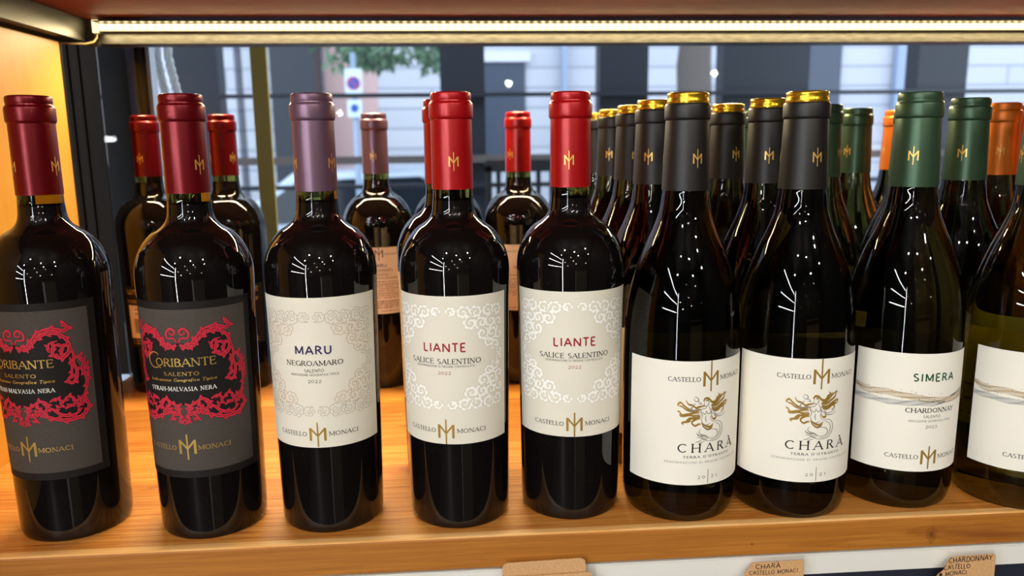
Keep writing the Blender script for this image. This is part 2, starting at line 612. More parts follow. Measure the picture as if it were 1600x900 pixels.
FB = (-0.385, 0.885, 0.379)
bevel(part(MB().xprism([(0.885, 0.379), (0.885, 0.4015), (0.888, 0.4015), (0.888, 0.382), (0.912, 0.382), (0.912, 0.379)], -0.372, 1.41, M['steel']), 'back_rail', fr, FB), 0.0006)
_p = MB().prism([(-0.3845, 0.381), (-0.3845, 0.4046), (-0.3885, 0.4046), (-0.3885, 0.384), (-0.4120, 0.384), (-0.4120, 0.381)][::-1], 0.36, 0.885, M['dark_steel'])
bevel(part(_p, 'side_rail', fr, FB), 0.0006)
_p = MB().box((-0.3843, 0.8849, 0.377), (-0.3722, 0.889, 0.4046), M['steel'])
bevel(part(_p, 'corner_plate', fr, FB), 0.0006)
part(MB().box((-0.3722, 0.870, 0.4002), (1.41, 0.8849, 0.4012), M['black_frame']), 'added_shade_lip', fr, FB)  # added black lip that keeps the strip's light off the board above
_s = MB().box((-0.371, 0.8843, 0.3925), (1.40, 0.8849, 0.3996), M['led_tape'])
x = -0.3685
while x < 1.398:
    _s.box((x - 0.0018, 0.8832, 0.3944), (x + 0.0018, 0.8843, 0.3988), M['led_chip'])
    x += 0.00835
tag(part(_s, 'led_strip', fr, FB), 'bright warm strip of small lamps')
_p = MB().box((-0.3775, 0.8815, 0.3905), (-0.3718, 0.8845, 0.4035), M['led_tape'])
part(_p, 'connector', fr, FB)
_c = [(-0.374, 0.883, 0.3905), (-0.3742, 0.8825, 0.386), (-0.3765, 0.880, 0.381), (-0.382, 0.874, 0.3782), (-0.392, 0.864, 0.3772), (-0.402, 0.856, 0.3775)]
part(MB().tube(_c, 0.0011, M['wire_white'], 8), 'cable', fr, FB)

# price rail, cupboard front below, tags
o = MB().xprism([(0.5055, -0.0425), (0.5055, -0.0275), (0.5045, -0.0268), (0.5045, -0.0258), (0.512, -0.0258), (0.512, -0.0425)], -0.397, 1.42, M['aluminium']).build('price_rail')
tag(o, 'silver price rail running along under the pine shelf edge', 'rail')
o = MB().box((-0.397, 0.508, FL), (1.42, 0.936, -0.0426), M['navy']).box((-0.397, 0.514, -0.0426), (1.42, 0.936, -0.0239), M['black_gap']).build('cabinet')
bevel(o, 0.001)
tag(o, 'dark navy cabinet body under the silver price rail', 'cabinet')


# ------------------------------------------------------------------ stroke lettering
def arc(cx, cy, rx, ry, a0, a1):
    return ('a', cx, cy, rx, ry, a0, a1)


def ln(x0, y0, x1, y1, k='T'):
    return ('l', x0, y0, x1, y1, k)


def sf(*xy):
    return [('s', xy[i], xy[i + 1]) for i in range(0, len(xy), 2)]


G = {
    'A': (0.84, [ln(0.02, 0, 0.42, 1, 't'), ln(0.42, 1, 0.82, 0), ln(0.18, 0.34, 0.67, 0.34, 't')] + sf(0.02, 0, 0.82, 0)),
    'B': (0.68, [ln(0.1, 0, 0.1, 1), ln(0.1, 1, 0.34, 1, 't'), arc(0.34, 0.77, 0.24, 0.23, 90, -90), ln(0.1, 0.54, 0.36, 0.54, 't'), arc(0.36, 0.27, 0.27, 0.27, 90, -90), ln(0.1, 0, 0.36, 0, 't')]),
    'C': (0.82, [arc(0.48, 0.5, 0.42, 0.5, 48, 312)]),
    'D': (0.84, [ln(0.1, 0, 0.1, 1), ln(0.1, 1, 0.36, 1, 't'), arc(0.36, 0.5, 0.42, 0.5, 90, -90), ln(0.1, 0, 0.36, 0, 't')]),
    'E': (0.64, [ln(0.1, 0, 0.1, 1), ln(0.1, 1, 0.58, 1, 't'), ln(0.1, 0.52, 0.5, 0.52, 't'), ln(0.1, 0, 0.6, 0, 't')]),
    'F': (0.6, [ln(0.1, 0, 0.1, 1), ln(0.1, 1, 0.56, 1, 't'), ln(0.1, 0.52, 0.48, 0.52, 't')] + sf(0.1, 0)),
    'G': (0.88, [arc(0.48, 0.5, 0.42, 0.5, 48, 330), ln(0.84, 0.04, 0.84, 0.44), ln(0.58, 0.44, 0.84, 0.44, 't')]),
    'H': (0.86, [ln(0.1, 0, 0.1, 1), ln(0.76, 0, 0.76, 1), ln(0.1, 0.52, 0.76, 0.52, 't')] + sf(0.1, 0, 0.1, 1, 0.76, 0, 0.76, 1)),
    'I': (0.26, [ln(0.13, 0, 0.13, 1)] + sf(0.13, 0, 0.13, 1)),
    'L': (0.6, [ln(0.1, 0, 0.1, 1), ln(0.1, 0, 0.56, 0, 't')] + sf(0.1, 1)),
    'M': (1.0, [ln(0.1, 0, 0.1, 1, 't'), ln(0.1, 1, 0.5, 0.12), ln(0.5, 0.12, 0.9, 1, 't'), ln(0.9, 0, 0.9, 1)] + sf(0.1, 0, 0.9, 0, 0.08, 1, 0.92, 1)),
    'N': (0.88, [ln(0.1, 0, 0.1, 1, 't'), ln(0.1, 1, 0.78, 0), ln(0.78, 0, 0.78, 1, 't')] + sf(0.1, 0, 0.1, 1, 0.78, 1)),
    'O': (0.94, [arc(0.47, 0.5, 0.42, 0.5, 0, 360)]),
    'P': (0.64, [ln(0.1, 0, 0.1, 1), ln(0.1, 1, 0.34, 1, 't'), arc(0.34, 0.74, 0.25, 0.26, 90, -90), ln(0.1, 0.48, 0.34, 0.48, 't')] + sf(0.1, 0)),
    'R': (0.74, [ln(0.1, 0, 0.1, 1), ln(0.1, 1, 0.34, 1, 't'), arc(0.34, 0.75, 0.25, 0.25, 90, -90), ln(0.1, 0.5, 0.34, 0.5, 't'), ln(0.34, 0.5, 0.7, 0)] + sf(0.1, 0, 0.7, 0)),
    'S': (0.62, [arc(0.31, 0.75, 0.23, 0.25, 40, 270), arc(0.31, 0.25, 0.25, 0.25, 90, -140)]),
    'T': (0.7, [ln(0.35, 0, 0.35, 1), ln(0.03, 1, 0.67, 1, 't')] + sf(0.35, 0)),
    'U': (0.8, [ln(0.1, 0.36, 0.1, 1), arc(0.4, 0.36, 0.3, 0.36, 180, 360), ln(0.7, 0.36, 0.7, 1, 't')] + sf(0.1, 1, 0.7, 1)),
    'V': (0.8, [ln(0.02, 1, 0.4, 0), ln(0.4, 0, 0.78, 1, 't')] + sf(0.02, 1, 0.78, 1)),
    'Y': (0.76, [ln(0.02, 1, 0.38, 0.46), ln(0.38, 0.46, 0.74, 1, 't'), ln(0.38, 0, 0.38, 0.46)] + sf(0.02, 1, 0.74, 1, 0.38, 0)),
    'Z': (0.7, [ln(0.06, 1, 0.64, 1, 't'), ln(0.64, 1, 0.06, 0), ln(0.06, 0, 0.66, 0, 't')]),
    '0': (0.66, [arc(0.33, 0.5, 0.28, 0.5, 0, 360)]),
    '1': (0.4, [ln(0.2, 0, 0.2, 1), ln(0.2, 1, 0.06, 0.84, 't')] + sf(0.2, 0)),
    '2': (0.64, [arc(0.32, 0.72, 0.25, 0.28, 165, -25), ln(0.53, 0.58, 0.06, 0.02, 't'), ln(0.06, 0.03, 0.6, 0.03)]),
    '3': (0.62, [arc(0.3, 0.76, 0.23, 0.24, 150, -90), arc(0.3, 0.26, 0.26, 0.26, 90, -150)]),
    "'": (0.22, [ln(0.11, 0.72, 0.11, 1)]),
    '-': (0.44, [ln(0.06, 0.42, 0.38, 0.42)]),
    '.': (0.2, [ln(0.1, 0.0, 0.1, 0.08)]),
    ' ': (0.4, []),
    'a': (0.5, [arc(0.24, 0.3, 0.2, 0.3, 0, 360), ln(0.44, 0, 0.44, 0.6)]),
    'c': (0.44, [arc(0.25, 0.3, 0.2, 0.3, 50, 310)]),
    'd': (0.52, [arc(0.24, 0.3, 0.2, 0.3, 0, 360), ln(0.45, 0, 0.45, 1)]),
    'e': (0.48, [arc(0.25, 0.3, 0.21, 0.3, 0, 310), ln(0.06, 0.32, 0.46, 0.32, 't')]),
    'f': (0.34, [ln(0.14, -0.2, 0.14, 0.8), arc(0.28, 0.8, 0.14, 0.2, 180, 70), ln(0.02, 0.58, 0.32, 0.58, 't')]),
    'g': (0.5, [arc(0.24, 0.3, 0.2, 0.3, 0, 360), ln(0.44, -0.15, 0.44, 0.6), arc(0.25, -0.13, 0.19, 0.18, 0, -150)]),
    'i': (0.2, [ln(0.1, 0, 0.1, 0.6), ln(0.1, 0.78, 0.1, 0.88)]),
    'n': (0.54, [ln(0.1, 0, 0.1, 0.6), arc(0.27, 0.36, 0.17, 0.24, 180, 0), ln(0.44, 0, 0.44, 0.36)]),
    'o': (0.5, [arc(0.25, 0.3, 0.21, 0.3, 0, 360)]),
    'p': (0.52, [ln(0.1, -0.3, 0.1, 0.6), arc(0.28, 0.3, 0.2, 0.3, 0, 360)]),
    'r': (0.38, [ln(0.1, 0, 0.1, 0.6), arc(0.28, 0.36, 0.17, 0.24, 180, 60)]),
    'z': (0.46, [ln(0.05, 0.58, 0.4, 0.58, 't'), ln(0.4, 0.58, 0.05, 0.02), ln(0.05, 0.02, 0.42, 0.02, 't')]),
}
G['\u00c0'] = (0.84, G['A'][1] + [ln(0.26, 1.3, 0.44, 1.1)])
G['m'] = (0.8, [])


class Flat:
    """Print laid on a plane: (u, v) in mm -> XZ plane facing -Y."""

    def __init__(s, base, y, x0, z0, rot=0.0):
        s.mb, s.y, s.x0, s.z0, s.rot = base, y, x0, z0, rot

    def pt(s, u, v, lay):
        c, q = math.cos(s.rot), math.sin(s.rot)
        return (s.x0 + (u * c - v * q) / 1000, s.y - lay * 0.00006, s.z0 + (u * q + v * c) / 1000)

    def poly(s, pts, m, lay):
        s.mb.add([s.pt(u, v, lay) for u, v in pts], [tuple(range(len(pts)))], m)


class Curved(Flat):
    """Print wrapped round a bottle: u = arc length in mm from the centre line (facing -Y), v = height in mm."""

    def __init__(s, base, rfun, rref):
        s.mb, s.rf, s.rr = base, rfun, rref

    def pt(s, u, v, lay):
        a = u / 1000 / s.rr
        r = s.rf(v / 1000) + 0.00012 + lay * 0.00006
        return (r * math.sin(a), -r * math.cos(a), v / 1000)


def seg_quad(L, x0, y0, x1, y1, w0, w1, m, lay):
    d = math.hypot(x1 - x0, y1 - y0)
    if d < 1e-6:
        return
    nx, ny = -(y1 - y0) / d / 2, (x1 - x0) / d / 2
    n = max(1, int(abs(x1 - x0) / 1.6))
    for i in range(n):
        a, b = i / n, (i + 1) / n
        xa, ya, xb, yb = x0 + (x1 - x0) * a, y0 + (y1 - y0) * a, x0 + (x1 - x0) * b, y0 + (y1 - y0) * b
        wa, wb = w0 + (w1 - w0) * a, w0 + (w1 - w0) * b
        L.poly([(xa - nx * wa, ya - ny * wa), (xb - nx * wb, yb - ny * wb), (xb + nx * wb, yb + ny * wb), (xa + nx * wa, ya + ny * wa)], m, lay)


def stroke(L, pts, w, m, lay=1):
    n = len(pts)
    ws = w if isinstance(w, (list, tuple)) else [w] * n
    left, right = [], []
    for i, (x, y) in enumerate(pts):
        xa, ya = pts[max(i - 1, 0)]
        xb, yb = pts[min(i + 1, n - 1)]
        d = math.hypot(xb - xa, yb - ya) or 1
        nx, ny = -(yb - ya) / d / 2, (xb - xa) / d / 2
        left.append((x + nx * ws[i], y + ny * ws[i]))
        right.append((x - nx * ws[i], y - ny * ws[i]))
    for i in range(n - 1):
        L.poly([right[i], right[i + 1], left[i + 1], left[i]], m, lay)


def text(L, txt, u0, u1, v, h, m, style='serif', weight=1.0, lay=2, shear=0.0, gap=0.12, jit=0.0):
    """Text fitted between u0 and u1 on base line v, cap height h."""
    if style == 'serif':
        T, t = 0.175 * weight, 0.09 * weight
    elif style == 'thin':
        T = t = 0.075 * weight
    else:
        T = t = 0.15 * weight
    W = sum(G[c][0] for c in txt) + gap * (len(txt) - 1)
    kx = (u1 - u0) / W
    x = u0
    for c in txt:
        gw, st = G[c]
        jy, jr = (rnd.uniform(-jit, jit) * h, rnd.uniform(-jit, jit)) if jit else (0, 0)

        def P(a, b):
            return (x + a * kx + (shear + jr) * b * h, v + jy + b * h)
        for q in st:
            if q[0] == 'l':
                _, a, b, a2, b2, k = q
                p0, p1 = P(a, b), P(a2, b2)
                w = (T if k == 'T' else t) * h
                seg_quad(L, *p0, *p1, w, w, m, lay)
                if style == 'serif' and k == 't' and b == b2 and c in 'EFLTZ':
                    for (aa, bb, far) in ((a, b, a < 0.06), (a2, b2, True)):
                        if far:
                            dv = -0.16 if bb > 0.8 else 0.16
                            e0, e1 = P(aa, bb), P(aa, bb + dv)
                            seg_quad(L, *e0, *e1, t * h * 1.6, t * h * 0.8, m, lay)
            elif q[0] == 'a':
                _, cx, cy, rx, ry, a0, a1 = q
                n = max(6, int(abs(a1 - a0) / 20))
                pts, ws = [], []
                for i in range(n + 1):
                    an = R(a0 + (a1 - a0) * i / n)
                    k = abs(math.cos(an))
                    ins = (t + (T - t) * k) / 2
                    pts.append(P(cx + (rx - (0.02 if style == 'serif' else 0)) * math.cos(an), cy + (ry - ins * 0.5) * math.sin(an)))
                    ws.append((t + (T - t) * k) * h)
                stroke(L, pts, ws, m, lay)
            elif q[0] == 's' and style == 'serif':
                _, a, b = q
                p = P(a, b)
                seg_quad(L, p[0] - 0.17 * h, p[1], p[0] + 0.17 * h, p[1], t * h, t * h, m, lay)
        x += (gw + gap) * kx


def emblem(L, u, z0, z1, half, m, lz0=None, lz1=None, lay=2, lm=None):
    """The M with a fine upright line through its middle."""
    H = z1 - z0
    bw = half * 0.29
    for sgn in (-1, 1):
        xo = u + sgn * half
        xi = u + sgn * (half - bw)
        L.poly([(min(xo, xi), z0), (max(xo, xi), z0), (max(xo, xi), z1), (min(xo, xi), z1)], m, lay)
        a = [(xi + sgn * bw * 0.2, z1), (xi + sgn * bw * 0.2, z1 - H * 0.20), (u, z0 + H * 0.27), (u, z0 + H * 0.46)]
        L.poly(a if sgn > 0 else a[::-1], m, lay)
    if lz0 is not None:
        w = half * 0.09
        for k in range(4):
            a, b = lz0 + (lz1 - lz0) * k / 4, lz0 + (lz1 - lz0) * (k + 1) / 4
            L.poly([(u - w, a), (u + w, a), (u + w, b), (u - w, b)], lm or m, lay + 1)


def spiral(cx, cy, r, a0, turns, d=1, n=26, shrink=0.86):
    out = []
    for i in range(n + 1):
        t = i / n
        a = R(a0) + d * 2 * math.pi * turns * t
        rr = r * (1 - shrink * t)
        out.append((cx + rr * math.cos(a), cy + rr * math.sin(a)))
    return out


def taper(n, w0, w1, wm=None):
    wm = wm if wm is not None else max(w0, w1)
    return [((w0 + (wm - w0) * 2 * t) if t < 0.5 else (wm + (w1 - wm) * (2 * t - 1))) for t in (i / (n - 1) for i in range(n))]


def leaf_pts(x, y, ang, length, width, bend=0.5, n=8):
    pts = []
    for i in range(n + 1):
        t = i / n
        a = R(ang) + bend * t
        pts.append((x + length * t * math.cos(a), y + length * t * math.sin(a)))
    return pts, [width * math.sin(math.pi * min(1, 0.12 + 0.88 * t)) ** 0.8 + 0.05 for t in (i / n for i in range(n + 1))]


def scrollwork(draw):
    """Acanthus scrolls of a quarter frame, in mm from the frame's centre: u to the right, v up."""
    spec = [  # cx, cy, r, a0, turns, dir, weight
        (5.5, 32.6, 3.2, 200, 1.1, -1, 0.9), (13.5, 32.0, 4.3, 20, 1.35, 1, 1.0), (22.5, 31.8, 4.4, 190, 1.3, -1, 1.0),
        (31.5, 32.2, 4.2, 10, 1.3, 1, 1.0), (39.6, 31.6, 4.4, 200, 1.4, -1, 1.0),
        (18.6, 24.6, 4.6, 90, 1.45, 1, 1.2), (26.4, 24.2, 4.2, 250, 1.4, -1, 1.1), (34.0, 24.6, 4.4, 80, 1.4, 1, 1.1),
        (41.4, 22.8, 3.6, 270, 1.3, -1, 1.0), (27.2, 16.6, 4.3, 60, 1.4, -1, 1.2), (35.0, 16.2, 4.4, 230, 1.4, 1, 1.2),
        (31.6, 10.6, 3.4, 30, 1.35, -1, 1.1), (41.6, 14.4, 3.5, 90, 1.3, 1, 1.0), (38.2, 7.4, 3.4, 250, 1.3, -1, 1.0),
        (42.0, 2.6, 2.9, 80, 1.2, 1, 0.9)]
    for cx, cy, r, a0, tn, d, w in spec:
        p = spiral(cx, cy, r, a0, tn, d)
        draw(p, taper(len(p), 0.4 * w, 0.95 * w, 1.3 * w))
        for k in range(6):
            a = a0 + d * (10 + 50 * k)
            lp, lw = leaf_pts(cx + r * (0.98 - 0.10 * k) * math.cos(R(a)), cy + r * (0.98 - 0.10 * k) * math.sin(R(a)), a + d * 48, r * 0.72, 1.35 * w, d * 1.0)
            draw(lp, lw)
    for x0, y0, x1, y1 in ((2, 30, 9, 34), (17, 34, 21, 28), (27, 29, 29, 34), (36, 34, 37, 28), (22, 21, 30, 28), (30, 20, 36, 21), (38, 19, 40, 11), (33, 13, 37, 11), (40, 9, 43, 5)):
        p = [(x0 + (x1 - x0) * t + 0.9 * math.sin(math.pi * 2 * t), y0 + (y1 - y0) * t - 0.7 * math.sin(math.pi * 2 * t)) for t in (i / 10 for i in range(11))]
        draw(p, taper(11, 0.25, 0.25, 1.1))


def four(L, fn, cu, cv):
    """Draws a quarter four times, mirrored."""
    for sx in (-1, 1):
        for sy in (-1, 1):
            fn(lambda p, s1=sx, s2=sy: [(cu + s1 * a, cv + s2 * b) for a, b in p], sx, sy)


def sheet(L, u0, u1, v0, v1, m, lay=0, nv=32):
    nu = max(2, int((u1 - u0) / 1.6))
    vs = [(L.pt(u0 + (u1 - u0) * i / nu, v0 + (v1 - v0) * j / nv, lay)) for j in range(nv + 1) for i in range(nu + 1)]
    f = [(j * (nu + 1) + i, j * (nu + 1) + i + 1, (j + 1) * (nu + 1) + i + 1, (j + 1) * (nu + 1) + i) for j in range(nv) for i in range(nu)]
    L.mb.add(vs, f, m, True)


# ------------------------------------------------------------------ bottle profiles
def dense(ctrl, n=5):
    out = []
    for i in range(len(ctrl) - 1):
        p0, p1, p2, p3 = (ctrl[max(i - 1, 0)], ctrl[i], ctrl[i + 1], ctrl[min(i + 2, len(ctrl) - 1)])
        for k in range(n):
            t = k / n
            out.append(tuple(0.5 * ((2 * p1[j]) + (-p0[j] + p2[j]) * t + (2 * p0[j] - 5 * p1[j] + 4 * p2[j] - p3[j]) * t * t + (-p0[j] + 3 * p1[j] - 3 * p2[j] + p3[j]) * t ** 3) for j in (0, 1)))
    out.append(ctrl[-1])
    return out


TALL = [(0.0335, 0.0), (0.0352, 0.0008), (0.0363, 0.0035), (0.0367, 0.010), (0.0372, 0.04), (0.0377, 0.085), (0.0381, 0.125), (0.0385, 0.160), (0.0390, 0.178), (0.0389, 0.1865), (0.0377, 0.1936),
        (0.0354, 0.2000), (0.0326, 0.2053), (0.0294, 0.2095), (0.0258, 0.2132), (0.0215, 0.2158), (0.0180, 0.2185), (0.0160, 0.2216), (0.0150, 0.2250), (0.0144, 0.231), (0.0140, 0.238), (0.0138, 0.26), (0.0136, 0.300)]
ROUND = [(0.0355, 0.0), (0.0378, 0.0010), (0.0400, 0.0050), (0.0413, 0.0110), (0.0419, 0.020), (0.0421, 0.05), (0.0421, 0.10), (0.0418, 0.128), (0.0410, 0.1446), (0.0391, 0.1605), (0.0352, 0.1761), (0.0297, 0.1921), (0.0232, 0.2070),
         (0.0186, 0.2200), (0.0167, 0.2320), (0.0159, 0.2400), (0.0152, 0.262), (0.0142, 0.298)]
PROF = {'tall': dense(TALL), 'round': dense(ROUND, 6)}


def radius(kind):
    zs = np.array([p[1] for p in PROF[kind]])
    rs = np.array([p[0] for p in PROF[kind]])
    return lambda z: float(np.interp(z, zs, rs))


RAD = {'tall': radius('tall'), 'round': radius('round')}
CAPS = {'tall': [(0.01455, 0.2396), (0.01455, 0.2404), (0.0144, 0.262), (0.01425, 0.2862), (0.0142, 0.2868), (0.0147, 0.2874), (0.0152, 0.2882), (0.01535, 0.2892), (0.01535, 0.2966), (0.0152, 0.2974), (0.0145, 0.2984), (0.0140, 0.2990), (0.01385, 0.2997), (0.0141, 0.3006), (0.0141, 0.3030), (0.0139, 0.3042), (0.0131, 0.3050), (0.0122, 0.3053), (0.0110, 0.3051), (0.004, 0.3049)],
        'round': [(0.01675, 0.2364), (0.01675, 0.2372), (0.0159, 0.262), (0.01512, 0.2840), (0.0150, 0.2847), (0.0155, 0.2853), (0.0159, 0.2860), (0.0160, 0.2869), (0.0160, 0.2946), (0.0158, 0.2953), (0.0152, 0.2961), (0.0148, 0.2966), (0.0147, 0.2972), (0.0149, 0.2982), (0.0149, 0.3008), (0.0146, 0.3022), (0.0138, 0.3030), (0.0115, 0.3031), (0.004, 0.3029)]}
LID = [(0.0144, 0.2960), (0.0146, 0.2972), (0.0146, 0.2982), (0.0143, 0.2990), (0.0142, 0.3012), (0.0145, 0.3022), (0.0142, 0.3032), (0.0128, 0.3038), (0.0080, 0.3036), (0.003, 0.3034)]
CAP_LIDDED = [p for p in CAPS['round'] if p[1] < 0.2962] + [(0.0146, 0.2963), (0.0141, 0.2962)]


def cap_mesh(kind, foilm, lid=False):
    mb = MB()
    prof = CAP_LIDDED if lid else CAPS[kind]
    mb.lathe(prof, foilm, 64, cap0=False, cap1=True)
    zs = np.array([p[1] for p in prof])
    rs = np.array([p[0] for p in prof])
    L = Curved(mb, lambda z: float(np.interp(z, zs, rs)), float(np.interp(0.2585, zs, rs)))
    for k in (-1, 0, 1):
        u = k * 2 * math.pi / 3 * L.rr * 1000
        emblem(L, u, 255.2, 262.0, 3.4, M['gold_bright'], 252.2, 265.0, 0)
    me = mb.mesh('capsule')
    me.set_sharp_from_angle(angle=R(24))
    return me


def tall_mat(z):
    return M['neck_glass'] if z > 0.2318 else M['red_glass']


ME = {'tall': MB().lathe(PROF['tall'], None, 96, mfun=tall_mat).mesh('bottle_glass'),
      'round': MB().lathe(PROF['round'], M['green_glass'], 96).mesh('bottle_glass'),
      'pale': MB().lathe(PROF['round'], M['olive_glass'], 96).mesh('bottle_glass'),
      'crimson': cap_mesh('tall', M['crimson_foil']), 'red': cap_mesh('tall', M['red_foil']), 'mauve': cap_mesh('tall', M['mauve_foil']),
      'black': cap_mesh('round', M['black_foil'], True), 'green': cap_mesh('round', M['green_foil']), 'orange': cap_mesh('round', M['orange_foil']),
      'lid': MB().lathe(LID, M['gold_foil'], 48, cap0=False).mesh('cap_lid')}


# ------------------------------------------------------------------ labels
def castello(L, vb, ink, h=2.9, uL=-30.6, uR=28.6, gold='gold_ink'):
    text(L, 'CASTELLO', uL, -7.7, vb, h, ink, 'serif', 0.95)
    text(L, 'MONACI', 7.6, uR, vb, h, ink, 'serif', 0.95)


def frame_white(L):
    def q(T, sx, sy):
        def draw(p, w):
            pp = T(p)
            stroke(L, pp, [x + 0.5 for x in w], M['emboss_shade'], 1)  # wider tan underlay paints the edge shade of the embossed scrolls
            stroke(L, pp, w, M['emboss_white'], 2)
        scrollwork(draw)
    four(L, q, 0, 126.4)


def frame_outline(L):
    def q(T, sx, sy):
        def draw(p, w):
            u, v = p[len(p) // 2]
            gold = 15 < u < 37 and 8 < v < 28.5
            pp = T(p)
            stroke(L, pp, [x * 1.1 + 0.6 for x in w], M['line_brown' if gold else 'line_grey'], 1)
            stroke(L, pp, [x * 1.1 for x in w], M['cream_paper'], 2)
        scrollwork(draw)
    four(L, q, 0, 124.5)


def label_liante():
    mb = MB()
    L = Curved(mb, RAD['tall'], 0.038)
    sheet(L, -49.5, 49.5, 65, 170, M['cream_paper'])
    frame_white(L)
    text(L, 'LIANTE', -15, 15, 131.5, 5.7, M['ink_red'], 'sans', 1.25, gap=0.2)
    text(L, 'SALICE SALENTINO', -25.6, 25.6, 122.9, 3.5, M['ink_black'], 'serif')
    text(L, 'DENOMINAZIONE DI ORIGINE CONTROLLATA', -21, 21, 120.4, 1.4, M['ink_grey'], 'sans', 0.9)
    text(L, '2022', -4.6, 4.6, 115.4, 2.0, M['ink_red'], 'serif')
    castello(L, 73.2, M['ink_black'])
    emblem(L, 0, 69.3, 79.3, 5.9, M['gold_ink'], 65.2, 83.1)
    return mb.mesh('front_label')


def label_maru():
    mb = MB()
    L = Curved(mb, RAD['tall'], 0.038)
    sheet(L, -49.5, 49.5, 65.3, 170.8, M['cream_paper'])
    frame_outline(L)
    text(L, 'MARU', -12.4, 12.4, 132, 5.6, M['ink_purple'], 'sans', 1.3, gap=0.2, lay=3)
    text(L, 'NEGROAMARO', -19.8, 19.8, 124, 3.4, M['ink_black'], 'serif', lay=3)
    text(L, 'SALENTO', -6.6, 6.6, 119.4, 2.2, M['ink_grey'], 'sans', 0.9, lay=3)
    text(L, 'INDICAZIONE GEOGRAFICA TIPICA', -16.8, 16.5, 116.9, 1.4, M['ink_grey'], 'sans', 0.9, lay=3)
    text(L, '2022', -4.6, 4.6, 112, 2.0, M['ink_black'], 'serif', lay=3)
    castello(L, 73.6, M['ink_black'])
    emblem(L, 0, 70.3, 79.6, 5.9, M['gold_ink'], 66, 83.6)
    return mb.mesh('front_label')


